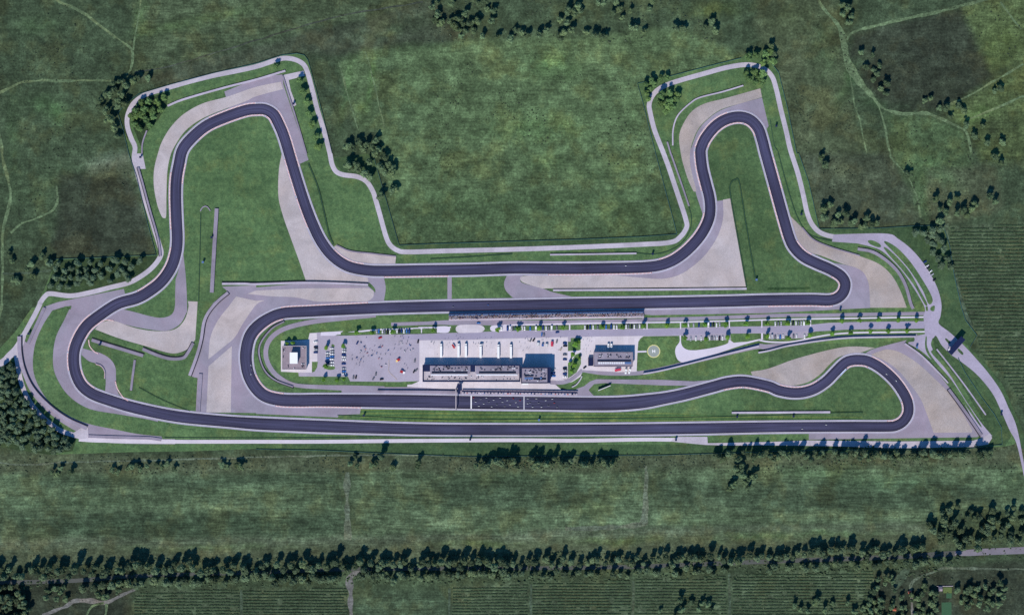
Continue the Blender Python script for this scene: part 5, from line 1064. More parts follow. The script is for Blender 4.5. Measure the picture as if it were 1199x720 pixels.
def col(x, ys_, cols, desc, group):
    for i, y in enumerate(ys_):
        c_ = cols[i % len(cols)]; car((x + RC.uniform(-.3, .3), y), RC.choice((0, 180)) + RC.uniform(-2, 2), c_, f'{c_} car, {ordw(i)} from the north {desc}', group, sc=RC.uniform(1.1, 1.18))
YG = 'cars parked in the west yard'
col(369.8, (400.2, 406.4, 409.4, 412.6), (Wc, Bk, S_, Db), 'beside the square west building', YG)
col(384, (413.4, 416.6, 419.2, 424, 427), (Wc, S_, Bl, Db, Gr), 'in the left file between the yard islands', YG)
col(388.9, (408.2, 411.6, 414.6, 417.4, 420.6, 424.4, 427.6), (Wc, S_, Wc, Bl, Wc, Wc, Wc), 'in the right file between the yard islands', YG)
col(402.8, (408.8, 411.8, 415.2, 418, 421, 425.8, 431.6, 434.6, 437.6), (S_, Wc, Db, Wc, Wc, Db, S_, Bl, Wc), 'in the file beside the yard crowd', YG)
EG = 'cars parked on the concrete east of the pit blocks'
col(661.6, (401.8, 405, 415.2, 420.8, 431, 433.8, 437.6, 441), (Db, Bk, Gr, Db, Bk, S_, Db, Wc), 'on the pale concrete beside the green triangle', EG)
col(647.8, (432, 436.8, 440.2), (S_, Db, Bl), 'close under the tall pit block', EG)
for i, (p, c_) in enumerate(zip(T('B4', (735, 506), (745, 526), (750, 533), (761, 551), (768, 566), (779, 590)), (Db, Wc, Bk, Wc, S_, Bk))):
    car(p, 32 + 4 * (i > 2), c_, f'{c_} car, {ordw(i)} from the north along the curved eastern road', 'cars parked beside the curved eastern road')
for p, dg, c_, l in (((489.6, 399.6), 78, Bk, 'black car standing at the corner where yard meets pale concrete'), ((485.8, 422), 80, Gr, 'grey car alone near the pale concrete edge of the yard'), ((652.6, 389), 8, Db, 'dark blue car driving on the paddock road by the first long grass pad'), ((634.4, 391.4), 85, Bl, 'bright blue car stopped on the paddock road above the red tent'),
                     ((637, 391.6), 95, Gr, 'grey car beside the bright blue car on the paddock road'), ((652, 399.6), 75, Gr, 'grey car right of the red tent'), ((625, 397.8), 55, Bk, 'black car among the people north of the tall pit block'), ((621.4, 398.2), 60, Gr, 'grey car left of the black car on the paddock edge'), ((418.5, 389.3 + 12), 60, Db, 'dark blue car at the upper left of the yard crowd'),
                     ((445.2, 395.4), 20, Rd, 'red car parked just inside the yard below the north bay'), ((413.9, 441.5), 85, Gr, 'grey car, left of the two parked low in the yard'), ((416.9, 441.3), 80, Bk, 'black car, right of the two parked low in the yard'), ((437.3, 443), 60, Gr, 'grey car at the bottom edge of the yard'), ((440.2, 437.6), 80, Gr, 'grey car in the lower middle of the yard'), ((447, 443.8), 10, Bk, 'black car by the bottom edge of the yard near the cone line'),
                     ((684.8, 430), 40, Bk, 'black car beside the race office side wing'), ((656.8, 408.6), 60, 'beige', 'beige car askew by the green triangle'), ((560.4, 378.2), 0, Bl, 'blue car on the strip below the grandstand'), ((487.6, 433.2), 50, Gr, 'grey car beside the pit building corner'), ((485, 434.6), 60, Bk, 'black car at the lower right corner of the yard')):
    car(p, dg, c_, l, 'cars standing about the paddock')
# trailers of the race teams
def lorry(p, label):
    t = thing('race_trailer', W(p, .4), label, 'lorry', 'white trailers backed up to the pit building', PI / 2)
    bm = bmesh.new(); box(bm, (-1.4, 0, 1.1), (13.6, 2.5, 2.9)); ob('trailer', bm, 'white', t)
    bm = bmesh.new(); loft(bm, [(6.2, 1.2, .5, 3.2, 1.1), (7.6, 1.22, .5, 3.4, 1.1), (8.2, 1.2, .5, 2.2, 1.1), (8.4, 1.1, .6, 1.4, 1.)]); ob('cab', bm, 'paint_white', t)
    bm = bmesh.new(); box(bm, (8.16, 0, 2.1), (.3, 2.1, .9), taper=.9); ob('windscreen', bm, 'glass', t)
    for x in (-6.4, -5.2, 4.6, 7.2):
        for y in (-1.05, 1.05): o = link(bpy.data.objects.new('wheel', WHEEL), t); o.location = (x, y, .5); o.scale = (1.55, 1.4, 1.55)
for i, (x, y) in enumerate(((516.6, 410.2), (537, 410), (545.6, 410), (562.8, 410.6), (583.6, 411), (598.2, 411), (612.4, 411.6))[:6]):
    lorry((x, y), f'long white race trailer, {ordw(i)} from the west in the row behind the pit building')
def motorhome(p, rz, label, ln=6.6):
    t = thing('motorhome', W(p, .4), label, 'motorhome', None, math.radians(rz))
    bm = bmesh.new(); box(bm, (-.4, 0, .5), (ln - 1.2, 2.2, 2.5), taper=.95); loft(bm, [(ln / 2 - 1.0, 1.05, .5, 1.9, .95), (ln / 2 - .2, 1.0, .5, 1.4, .9), (ln / 2, .9, .5, 1., .8)]); ob('body', bm, 'white', t)
    bm = bmesh.new(); box(bm, (ln / 2 - .75, 0, 1.5), (.5, 1.8, .6), taper=.85); box(bm, (-.4, 0, 2.0), (ln - 3, 2.24, .5)); ob('windows', bm, 'glass', t)
    bm = bmesh.new(); box(bm, (-.6, 0, 3.0), (1.2, .9, .2)); ob('roof_hatch', bm, 'unit', t)
    for x in (-ln / 2 + 1.3, ln / 2 - 1.2):
        for y in (-.95, .95): o = link(bpy.data.objects.new('wheel', WHEEL), t); o.location = (x, y, .34)
motorhome((712.2, 404.6), 90, 'white motorhome, left of the two behind the race office'); motorhome((715.6, 404.6), 90, 'white motorhome, right of the two behind the race office')
motorhome((732.6, 434.4), 82, 'white motorhome, left of the two in front of the race office', 7); motorhome((737, 434.2), 74, 'white motorhome, right of the two in front of the race office', 7)
# tents and parasols
def tent(p, sx, sy, mat, label, rz=0., rib=None):
    t = thing('event_tent', W(p, .4), label, 'tent', None, rz)
    bm = bmesh.new(); n = 10; rows = []
    for i in range(n + 1):
        a = PI * i / n; rows.append([bm.verts.new((-sx / 2 * math.cos(a), y, 1.9 + .9 * math.sin(a))) for y in (-sy / 2, sy / 2)])
    for a, b in zip(rows, rows[1:]): bm.faces.new((a[0], b[0], b[1], a[1]))
    bmesh.ops.solidify(bm, geom=bm.faces[:], thickness=.08)
    ob('canopy', bm, mat, t)
    for x in (-1, 1):
        for y in (-1, 1): bm = bmesh.new(); box(bm, (x * (sx / 2 - .1), y * (sy / 2 - .1), 0), (.1, .1, 1.95)); ob('pole', bm, 'steel', t)
    if rib:
        bm = bmesh.new(); box(bm, (sx / 2 + sx * .3, 0, 1.8), (sx * .6, sy * .96, .1)); ob('awning', bm, rib, t)
M['tent_red'] = plain('red_tent_fabric', (.62, .05, .07, 1), .7); M['tent_pink'] = plain('pink_tent_fabric', (.72, .08, .16, 1), .7); M['tent_yellow'] = plain('yellow_tent_fabric', (.75, .55, .22, 1), .7)
tent((467, 421), 3.4, 2.6, 'tent_red', 'small red tent with pale yellow awning in the middle of the yard', math.radians(215), 'tent_yellow')
tent((470.4, 435), 3.6, 2.8, 'tent_red', 'small red tent with white awning low in the yard', math.radians(-25), 'white')
tent((531, 405.4), 5.2, 2.0, 'tent_red', 'narrow red tent between the parked trailers', math.radians(-58))
tent((646.4, 402.6), 3.0, 5.6, 'tent_pink', 'tall pinkish red tent north of the tall pit block')
tent((723.4, 433), 7.4, 2.6, 'tent_pink', 'wide pinkish red tent in front of the race office', math.radians(12))
tent((640, 404), 3.2, 3.2, 'white', 'square white tent left of the pinkish red tent'); tent((630, 403), 3.6, 4., 'white', 'larger white tent second left of the pinkish red tent'); tent((635.4, 404), 2.6, 2.6, 'paint_blue', 'small blue topped tent between the two white tents'); tent((564.6, 403.6), 2.4, 2.4, 'unit_white', 'small pale tent beside the fourth trailer')
# cone line in the yard
bm = bmesh.new()
for q in resample([(455.4, 421), (455.6, 427), (455, 434), (457, 437), (461, 440.4), (464.5, 443.8)], .9): cyl(bm, W(q, .4), .26, .75, 8, r2=.05)
tag(ob('cone_line', bm, 'tent_yellow'), 'bent line of small yellow cones low in the yard', 'cones')

# ------------------------------------------------------------------ people
def skin_mesh(name, verts, edges, radii, mats, paint):
    me = bpy.data.meshes.new('skeleton'); me.from_pydata(verts, edges, []); o = bpy.data.objects.new('skeleton', me); COL.objects.link(o)
    sk = o.modifiers.new('s', 'SKIN'); sk.use_smooth_shade = True
    for v, r in zip(me.skin_vertices[0].data, radii): v.radius = (r, r)
    me.skin_vertices[0].data[0].use_root = True
    o.modifiers.new('d', 'SUBSURF').levels = 1
    dg = bpy.context.evaluated_depsgraph_get(); dg.update()
    out = bpy.data.meshes.new_from_object(o.evaluated_get(dg)); out.name = name
    bpy.data.objects.remove(o); bpy.data.meshes.remove(me)
    out.materials.clear()
    for m in mats: out.materials.append(M[m])
    for p in out.polygons: p.material_index = paint(p.center)
    return out
M['skin'] = plain('skin', (.48, .29, .21, 1), .6); M['hair'] = plain('dark_hair', (.03, .022, .018, 1), .7); M['denim'] = plain('dark_trousers', (.022, .026, .05, 1), .85)
for k, v in (('navy', (.02, .03, .10, 1)), ('black', (.018, .018, .022, 1)), ('grey', (.10, .10, .12, 1)), ('white', (.70, .70, .70, 1)), ('red', (.45, .03, .03, 1)), ('blue', (.05, .14, .42, 1))): M['shirt_' + k] = plain('shirt_' + k, v, .85)
SKEL = [(0, 0, .93), (0, 0, 1.15), (0, .0, 1.38), (0, 0, 1.5), (0, .02, 1.62), (0, .02, 1.74), (.17, 0, 1.42), (.25, .02, 1.15), (.24, .12, .92), (-.17, 0, 1.42), (-.25, .02, 1.15), (-.24, .12, .92), (.1, 0, .88), (.11, .03, .48), (.11, -.02, .08), (.12, .14, .04), (-.1, 0, .88), (-.11, .05, .48), (-.11, .02, .08), (-.12, .18, .04)]
SEDG = [(0, 1), (1, 2), (2, 3), (3, 4), (4, 5), (2, 6), (6, 7), (7, 8), (2, 9), (9, 10), (10, 11), (0, 12), (12, 13), (13, 14), (14, 15), (0, 16), (16, 17), (17, 18), (18, 19)]
SRAD = [.15, .14, .16, .06, .105, .085, .065, .05, .04, .065, .05, .04, .1, .07, .05, .04, .1, .07, .05, .04]
def stand_paint(c): return 2 if c.z > 1.66 else 1 if c.z > 1.5 else (1 if c.z < 1.0 and abs(c.x) > .2 and c.z > .8 else (0 if c.z > .92 else 3))
PEOPLE = {k: skin_mesh('person', SKEL, SEDG, SRAD, ['shirt_' + k, 'skin', 'hair', 'denim'], stand_paint) for k in ('navy', 'black', 'grey', 'white', 'red', 'blue')}
RID = [(-.35, 0, .82), (-.1, 0, .98), (.2, 0, 1.1), (.3, 0, 1.16), (.42, 0, 1.2), (.5, 0, 1.22), (.16, .2, 1.06), (.36, .3, .86), (.58, .26, .84), (.16, -.2, 1.06), (.36, -.3, .86), (.58, -.26, .84), (-.3, .14, .8), (.08, .24, .64), (-.3, .2, .36), (-.16, .22, .3), (-.3, -.14, .8), (.08, -.24, .64), (-.3, -.2, .36), (-.16, -.22, .3)]
RRAD = [.15, .15, .17, .08, .14, .12, .08, .06, .05, .08, .06, .05, .11, .08, .06, .05, .11, .08, .06, .05]
RIDERS = {k: skin_mesh('person', RID, SEDG, RRAD, ['shirt_' + k, 'unit_white'], lambda c: 1 if c.x > .36 and c.z > 1.02 else 0) for k in ('white', 'red', 'grey', 'blue')}
def person(p, colour, label, group, rz=0.):
    o = link(bpy.data.objects.new('person', PEOPLE[colour])); o.location = W(p, .42); o.rotation_euler = (0, 0, rz); s = RP.uniform(.96, 1.08); o.scale = (s, s, s)
    return tag(o, label, 'person', group)
RP = random.Random(3)
DARK = ['navy', 'black', 'navy', 'black', 'grey', 'navy', 'black', 'blue', 'red', 'white']
NP = [0]
def crowd(s, pts, label, group, lo=1, hi=3, spread=.9):
    for p in T(s, *pts):
        for _ in range(RP.randint(lo, hi)):
            if NP[0] >= 258: break
            NP[0] += 1; k = RP.choice(DARK); person((p[0] + RP.gauss(0, spread * .6), p[1] + RP.gauss(0, spread * .5)), k, label(k), group, RP.uniform(0, 6.28))
crowd('ym', ((235, 250), (155, 310), (160, 320), (205, 370), (185, 385), (150, 430), (215, 405), (275, 400), (205, 440), (240, 460), (135, 460), (25, 490), (25, 550), (95, 520), (75, 535), (105, 560), (150, 540), (190, 515), (255, 505), (130, 600), (150, 570), (180, 585), (85, 620), (125, 640), (300, 505), (320, 490), (305, 430), (340, 440), (375, 465), (345, 370),
             (400, 380), (430, 350), (420, 385), (460, 360), (425, 480), (405, 530), (440, 545), (490, 475), (535, 425), (555, 495), (415, 625), (450, 655), (500, 610), (625, 225), (710, 230), (740, 220), (740, 265), (820, 250), (800, 295), (690, 310), (720, 300), (735, 330), (685, 345), (630, 345), (790, 335), (830, 345), (855, 355), (810, 400), (840, 430), (880, 410), (770, 425), (710, 400), (620, 405), (765, 615), (790, 635), (810, 680)),
      lambda k: f'person in {k} top standing in the crowd on the west yard', 'people on the west yard', 2, 3, .75)
crowd('pn', ((170, 490), (190, 480), (215, 490), (210, 515), (380, 445), (425, 440), (435, 495), (395, 520), (425, 565), (475, 465), (525, 400), (585, 420), (545, 365), (635, 440), (555, 450), (545, 490), (810, 445), (850, 430), (770, 500), (800, 520), (840, 500), (830, 555), (865, 555), (960, 490), (940, 430), (1015, 430), (1025, 510), (955, 545), (260, 660), (1095, 660)),
      lambda k: f'person in {k} top on the concrete among the white trailers', 'people among the trailers', 1, 2, .6)
crowd('cr', ((150, 380), (185, 465), (265, 400), (260, 310), (300, 270), (320, 310), (335, 350), (220, 550), (310, 490), (345, 520), (370, 470), (460, 380), (530, 410), (1015, 275), (965, 540), (715, 290), (770, 280), (615, 260), (655, 260), (610, 330), (640, 330)), lambda k: f'person in {k} top near the tents north of the tall pit block', 'people near the tents', 1, 2, .6)
crowd('rc', ((270, 220), (310, 170), (345, 135), (390, 180), (330, 210), (365, 225), (385, 235), (310, 290), (280, 340), (320, 340), (345, 300), (310, 380), (370, 380), (320, 415)), lambda k: f'person in {k} top walking on the plaza beside the race office', 'people on the plaza', 1, 1, .5)
# race motorcycles with their riders
def bike_mesh():
    out = {}
    for k, m in (('white', 'paint_white'), ('red', 'paint_red'), ('grey', 'paint_silver'), ('blue', 'paint_blue')):
        bm = bmesh.new(); loft(bm, [(-.95, .06, .85, .98, .04), (-.6, .16, .62, .86, .12), (-.1, .2, .4, .84, .16), (.3, .24, .28, .98, .16), (.7, .2, .45, 1.08, .12), (.98, .08, .6, .86, .05)]); out[k] = mesh('fairing', bm, m)
    return out
FAIR = bike_mesh()
bm = bmesh.new(); cyl(bm, (0, 0, 0), .31, .17, 16, axis='y'); BWH = mesh('wheel', bm, 'tyre')
bm = bmesh.new(); box(bm, (.42, 0, .9), (.06, .66, .06)); BAR = mesh('handlebar', bm, 'unit_dark')
def bike(p, deg, k, desc):
    t = thing('race_motorcycle', W(p, .47), f'{k} race motorcycle {desc}', 'motorcycle', 'race motorcycles on the track', math.radians(deg), 1.12)
    link(bpy.data.objects.new('fairing', FAIR[k]), t); link(bpy.data.objects.new('handlebar', BAR), t)
    for x in (-.68, .7): o = link(bpy.data.objects.new('wheel', BWH), t); o.location = (x, 0, .31)
    r = link(bpy.data.objects.new('person', RIDERS[k])); r.location = W(p, .47); r.rotation_euler = (0, 0, math.radians(deg)); r.scale = (1.12,) * 3
    tag(r, f'rider in {k} leathers on the motorcycle {desc}', 'person', 'motorcycle riders')
GRID = T('g1', (440, 380), (480, 455), (570, 410), (535, 530), (620, 490), (670, 385), (710, 460), (795, 425), (760, 540), (850, 505), (910, 385), (950, 460), (1035, 430), (990, 535), (1085, 505), (1140, 395), (1185, 465)) + T('g2', (135, 430), (100, 540), (270, 400), (265, 485), (310, 470), (355, 545), (420, 400), (460, 475), (510, 545), (585, 430), (635, 520), (700, 405), (735, 475), (785, 550))
GRID.sort()
for i, p in enumerate(GRID): bike(p, 180, 'red' if i in (0, 15, 18, 29) else 'white' if i % 3 else 'grey', f'standing {ordw(i)} on the start grid')
for s, p, dg, k, d in (('C4', (160, 567), 0, 'white', 'on the lower straight farther west'), ('C4', (272, 548), 0, 'white', 'on the lower straight near the bend'), ('C4', (555, 312), -40, 'white', 'leading through the south-east bend'), ('C4', (600, 343), -48, 'white', 'following through the south-east bend'), ('B3', (530, 525), 0, 'white', 'alone on the back straight'),
                       ('C1', (1175, 270), 95, 'white', 'northernmost in the paddock hairpin'), ('C1', (1178, 291), 90, 'grey', 'in the middle of three in the paddock hairpin'), ('C1', (1175, 312), 84, 'white', 'southernmost in the paddock hairpin'), ('B2', (1085, 708), 2, 'blue', 'on the second straight above the yard'), ('B2', (920, 716), 2, 'grey', 'on the second straight near the grandstand end')):
    bike(T(s, p)[0], dg, k, d)
# spectators on the grandstand: too many to count
bm = bmesh.new()
SP = ['shirt_navy', 'shirt_black', 'shirt_grey', 'shirt_white', 'shirt_red', 'tent_yellow', 'skin', 'roof_pale', 'denim', 'paint_beige', 'facade', 'tent_orange', 'tent_orange', 'tent_pink', 'shirt_black', 'denim', 'shirt_blue']
for i in range(1100):
    x = RP.uniform(526.5, 753.5); k = RP.choice((1, 2, 2, 3, 3, 3, 4, 4, 4, 5, 5, 5, 6))
    if noise.noise((x * .07, k * .6, 0)) < -.12 and RP.random() < .8: continue
    y = ys(x) + .9 + k * .88 + RP.uniform(-.2, .3); z = .9 + .32 * k; m = RP.randrange(len(SP)); c_ = W((x, y), z)
    box(bm, c_, (.5, .45, .75), 0, m, .8); cyl(bm, c_ + Vector((0, 0, .78)), .12, .24, 6, 6 if RP.random() < .5 else 1); box(bm, c_ + Vector((0, .35, .0)), (.4, .5, .25), 0, 8)
tag(ob('spectators', bm, SP), kind='stuff')
# motorcycles left standing in the yard crowd
for i, (x, y) in enumerate(T('ym', (155, 318), (195, 378), (150, 436), (28, 545), (95, 530), (150, 548), (310, 498), (375, 470), (405, 385), (425, 378), (450, 365), (490, 480), (535, 432), (400, 535), (700, 305), (720, 308), (735, 335), (830, 345), (840, 430), (800, 296), (880, 412), (770, 430), (445, 655), (500, 615), (215, 405), (240, 462))):
    k = RP.choice(('grey', 'blue', 'red', 'white')); t = thing('motorcycle', W((x + RP.uniform(-.6, .6), y + RP.uniform(-.6, .6)), .42), f'{k} motorcycle left standing in the crowd on the west yard', 'motorcycle', 'motorcycles left in the west yard', RP.uniform(0, 6.28), 1.15)
    link(bpy.data.objects.new('fairing', FAIR[k]), t); link(bpy.data.objects.new('handlebar', BAR), t)
    for dx in (-.68, .7): o = link(bpy.data.objects.new('wheel', BWH), t); o.location = (dx, 0, .31)
# ------------------------------------------------------------------ trees
def crown_mesh(seed, mat, n=420, lobes=9, tall=False, leaf=.20):
    r = random.Random(seed); bm = bmesh.new(); L = []
    for i in range(lobes):
        a = r.uniform(0, 2 * PI); d = r.uniform(.2, .66) if i else 0; z = r.uniform(-.5, .55) if i else .25
        if tall: d *= .8; z = r.uniform(-.75, .75)
        L.append((Vector((d * math.cos(a), d * math.sin(a), z)), r.uniform(.36, .52) * (1.15 if not i else 1)))
    for _ in range(n):
        c, rad = r.choice(L); v = Vector((r.gauss(0, 1), r.gauss(0, 1), r.gauss(.35, 1))).normalized(); p = c + v * rad * r.uniform(.72, 1.08)
        s = leaf * r.uniform(.6, 1.3); nrm = (v + Vector((r.uniform(-.7, .7), r.uniform(-.7, .7), r.uniform(-.3, .9)))).normalized()
        t = nrm.orthogonal().normalized(); t.rotate(Matrix.Rotation(r.uniform(0, 6.28), 3, nrm)); b = nrm.cross(t)
        vs = [bm.verts.new(p + t * s * x + b * s * y * r.uniform(.6, 1)) for x, y in ((-.5, -.45), (.5, -.3), (.55, .4), (-.35, .5))]
        bm.faces.new(vs)
    for c, rad in L:
        m = bmesh.ops.create_icosphere(bm, subdivisions=1, radius=rad * .82, matrix=Matrix.Translation(c))
        for v in m['verts']: v.co += Vector((r.uniform(-.06, .06), r.uniform(-.06, .06), r.uniform(-.06, .06)))
    return mesh('crown', bm, mat)
bm = bmesh.new(); cyl(bm, (0, 0, 0), 1., .6, 8, r2=.72); cyl(bm, (0, 0, .6), .72, .5, 7, r2=.4)
for a in (0, 2.1, 4.2):
    m0 = [bm.verts.new((.4 * math.cos(a + k * 2.1), .4 * math.sin(a + k * 2.1), .75)) for k in range(3)]; tip = bm.verts.new((3.2 * math.cos(a), 3.2 * math.sin(a), 1.25))
    for k in range(3): bm.faces.new((m0[k], m0[(k + 1) % 3], tip))
TRUNK = mesh('trunk', bm, 'trunk')
KIND = {}
for i, (k, mat, kw) in enumerate((('avenue', 'leaf_avenue', dict(n=560, lobes=9, leaf=.24)), ('plant', 'leaf_plant', dict(n=520, lobes=10, leaf=.19)), ('grove', 'leaf_grove', dict(n=520, lobes=9, leaf=.20)), ('wild', 'leaf_wild', dict(n=520, lobes=9, leaf=.19)), ('tall', 'leaf_band', dict(n=640, lobes=12, tall=True, leaf=.20)), ('shrub', 'leaf_dark', dict(n=220, lobes=6, leaf=.30)))):
    KIND[k] = [crown_mesh(100 * i + j, mat, **kw) for j in range(6)]
RT = random.Random(21)
PLACED = []
def tree(p, r, h, kind, name, label, cat, group=None):
    """r crown radius, h total height"""
    t = thing(name, W(p, .1), label, cat, group, RT.uniform(0, 6.28))
    ch = h * (.78 if kind != 'avenue' else .68); tr = max(.12, r * .07)
    o = link(bpy.data.objects.new('crown', RT.choice(KIND[kind])), t); o.scale = (r, r * RT.uniform(.88, 1.1), ch / 2 / .95); o.location = (0, 0, h - ch / 2)
    if kind != 'shrub':
        o = link(bpy.data.objects.new('trunk', TRUNK), t); o.scale = (tr, tr, (h - ch) + ch * .25)
    PLACED.append((p[0], p[1], r))
    return t
# avenue trees of the paddock, each named by its row and place
NR = [(418.3, 389.8), (436.2, 389.4), (460.2, 388.2), (507.2, 386), (582.8, 385.8), (607.2, 384.8), (631.6, 384.4), (659.4, 383.6), (705, 383.2), (728.8, 382.6), (753.2, 382), (780, 381.2), (801.4, 380.8), (825.4, 380.2), (849, 380), (872.6, 379), (897.4, 379), (921.4, 378.2), (945, 377.8), (984.2, 375.6), (1005, 375.4), (1028, 374.6), (1051, 374.4), (1071.2, 375)]
SR = [(801, 395), (826.6, 396.4), (850.8, 394.8), (874.8, 394), (898, 393.4), (922, 395.6), (946.8, 392.6), (973, 390.4), (994.8, 389), (1017.5, 387.6), (1039, 387.4), (1061.2, 386.4)]
for row, nm in ((NR, 'north'), (SR, 'south')):
    for i, p in enumerate(row): tree(p, RT.uniform(3.0, 3.4), RT.uniform(9.0, 9.8), 'avenue', 'avenue_tree', f'bright round tree, {ordw(i)} from the west in the {nm} paddock road row', 'tree', f'avenue trees on the {nm} side of the paddock road')
for p, r, l in (((383, 407), 2.8, 'small round tree on the upper yard island'), ((402.8, 404.6), 2.7, 'small round tree above the file of cars at the crowd edge'), ((381.4, 429), 2.9, 'small round tree on the lower yard island'), ((379.6, 444), 2.6, 'small round tree, westernmost below the west yard'), ((395, 444.6), 2.7, 'small round tree, middle of three below the west yard'), ((403.4, 443.8), 2.6, 'small round tree at the corner below the last parked car'),
                ((674, 403), 3.4, 'large bright tree in the square green bed by the plaza'), ((677.6, 400.4), 2.3, 'smaller tree behind the large one in the square green bed'), ((670.6, 415), 2.7, 'small tree in the green wedge by the plaza path'), ((672.4, 428), 2.8, 'bright tree in the middle of the green triangle'), ((669.4, 434.6), 3., 'bright tree low in the green triangle'), ((678.4, 419.2), 2.2, 'slim tree at the upper tip of the green triangle'),
                ((336.5, 402.4), 2.6, 'dark tree at the corner of the square west building'), ((343.6, 400.8), 2.6, 'dark tree behind the square west building'), ((667.2, 425.2), 2., 'little tree at the left edge of the green triangle')):
    tree(p, r * 1.12, r * 3., 'avenue', 'avenue_tree', l, 'tree')
tree(T('C2', (590, 693))[0], 5, 17, 'tall', 'roadside_tree', 'lone tall dark tree south of the bottom road left of centre', 'tree'); tree(T('C2', (465, 696))[0], 3.6, 7, 'wild', 'broadleaf_tree', 'low bushy tree south of the bottom road left of the lone tall tree', 'tree')
for i, p in enumerate(T('A2', (208, 381), (222, 430), (238, 480), (250, 535), (265, 585), (283, 642), (291, 690))): tree(p, RT.uniform(4.8, 5.4), 10, 'grove', 'avenue_tree', f'round green tree, {ordw(i)} from the north in the row down the north-west verge', 'tree', 'row of trees on the north-west verge')
tree(T('A2', (93, 312))[0], 4, 10, 'grove', 'avenue_tree', 'single round tree on the grass strip at the top of the north-west corner', 'tree')
def scatter(poly, n, d, seed, tries=4000):
    r = random.Random(seed); xs = [p[0] for p in poly]; ys__ = [p[1] for p in poly]; out = []
    for _ in range(tries):
        if len(out) >= n: break
        p = (r.uniform(min(xs), max(xs)), r.uniform(min(ys__), max(ys__)))
        if inside(p, poly) and all((p[0] - q[0]) ** 2 + (p[1] - q[1]) ** 2 > d * d for q in out): out.append(p)
    return sorted(out)
def sizeword(r): return 'small' if r < 3.7 else 'mid-sized' if r < 4.9 else 'large'
def wood(pts, rr, hh, kind, name, what, where, group):
    """what: how these trees look; where: the place that no other trees share"""
    n = len(pts)
    for i, p in enumerate(pts):
        r = RT.uniform(*rr) * (1.12 if kind in ('wild', 'plant', 'grove') else 1.); h = RT.uniform(*hh) * (.85 + .3 * (r - rr[0]) / max(.01, rr[1] - rr[0]))
        l = f'{what}, {ordw(i)} from the west {where}' if n <= 24 else f'{sizeword(r)} {what} {where}'
        tree(p, r, h, kind, name, l, 'tree', group)
wood(T('A1', (640, 545), (665, 482), (700, 478), (720, 520), (772, 460), (755, 518), (722, 548), (685, 515), (640, 520), (625, 548), (655, 605), (705, 588), (635, 582), (690, 560), (745, 482), (670, 545)), (4, 5), (9, 11), 'grove', 'broadleaf_tree', 'green round tree', 'in the grove inside the north-west bend', 'grove inside the north-west bend')
wood(T('A1', (540, 395), (570, 385), (600, 410), (632, 385), (655, 372), (698, 372), (500, 445), (475, 475), (520, 450), (560, 475), (590, 490), (500, 520), (520, 565), (540, 600), (552, 640), (540, 430), (580, 450), (556, 505), (470, 500)), (4, 5.4), (9, 13), 'wild', 'broadleaf_tree', 'dark ragged tree', 'in the clump outside the north-west bend', 'clump outside the north-west bend')
GW = [(100, 165), (185, 170), (400, 165), (520, 165), (640, 175), (800, 150), (900, 160), (1050, 145), (150, 235), (250, 250), (330, 225), (480, 235), (580, 240), (730, 235), (960, 215), (400, 265), (850, 240), (900, 280), (150, 320), (235, 330), (320, 320), (420, 330), (500, 310), (560, 325), (640, 310), (820, 290), (100, 410), (195, 415), (290, 425), (390, 385), (740, 355), (535, 385), (930, 330)]
GW = [(50 + x / 9.22, 290 + y / 9.22) for x, y in GW]
wood(sorted(GW), (3.6, 4.8), (8, 10), 'plant', 'plantation_tree', 'round planted tree', 'in the wooded plot west of the west bend', 'planted trees west of the west bend')
SWP = [q for q in scatter(T('C1', (-40, 300), (0, 300), (60, 265), (82, 290), (95, 370), (150, 470), (235, 555), (330, 620), (330, 665), (230, 675), (60, 645), (-40, 630)), 120, 7.0, 4)]
wood(SWP, (3.9, 5.2), (10, 13), 'plant', 'plantation_tree', 'round blue-green tree', 'in the wood at the south-west corner of the circuit', 'wood at the south-west corner')
EGR = T('B4', (685, 375), (722, 372), (740, 405), (770, 422), (765, 360), (785, 385), (800, 355), (795, 405), (805, 415), (820, 445), (768, 465), (790, 492), (833, 490), (805, 525), (848, 530), (760, 385))
wood(sorted(EGR), (4.2, 5.2), (8, 10), 'plant', 'plantation_tree', 'round planted tree', 'in the grove beside the eastern vineyard', 'grove beside the eastern vineyard')
wood(sorted(T('A2', (430, 690), (455, 700), (480, 670), (520, 680), (545, 690), (575, 700), (560, 665), (500, 700)) + T('B2', (430, 60), (450, 75), (480, 80), (510, 95), (535, 115), (470, 60), (530, 40), (560, 0), (600, 20), (620, 55), (640, 70), (640, 95), (600, 90), (580, 60), (585, 200), (636, 180), (655, 165))), (4, 5.4), (9, 13), 'wild', 'broadleaf_tree', 'ragged tree', 'in the thicket at the bend of the upper service road', 'thicket by the upper service road')
wood(sorted(T('A3', (620, 395), (650, 385), (690, 370), (720, 365), (625, 440), (645, 420), (630, 465), (660, 400))), (3.6, 4.8), (8, 10), 'grove', 'broadleaf_tree', 'green tree', 'in the clump outside the north-east loop', 'clump at the west corner of the north-east loop')
wood(sorted(T('A3', (695, 450), (735, 440), (770, 450), (690, 490), (720, 500), (750, 505), (715, 525), (765, 470), (735, 475))), (4, 5), (9, 11), 'grove', 'broadleaf_tree', 'green tree', 'in the clump inside the north-east loop', 'clump inside the north-east loop')
wood(sorted(T('A3', (1100, 275), (1140, 265), (1180, 260), (1205, 250), (1215, 290), (1095, 345), (1130, 340), (1165, 350), (1100, 380), (1135, 390), (1165, 385), (1150, 365), (1170, 300))), (4, 5.2), (9, 12), 'grove', 'broadleaf_tree', 'green tree', 'at the top corner of the north-east loop', 'trees at the top corner of the north-east loop')
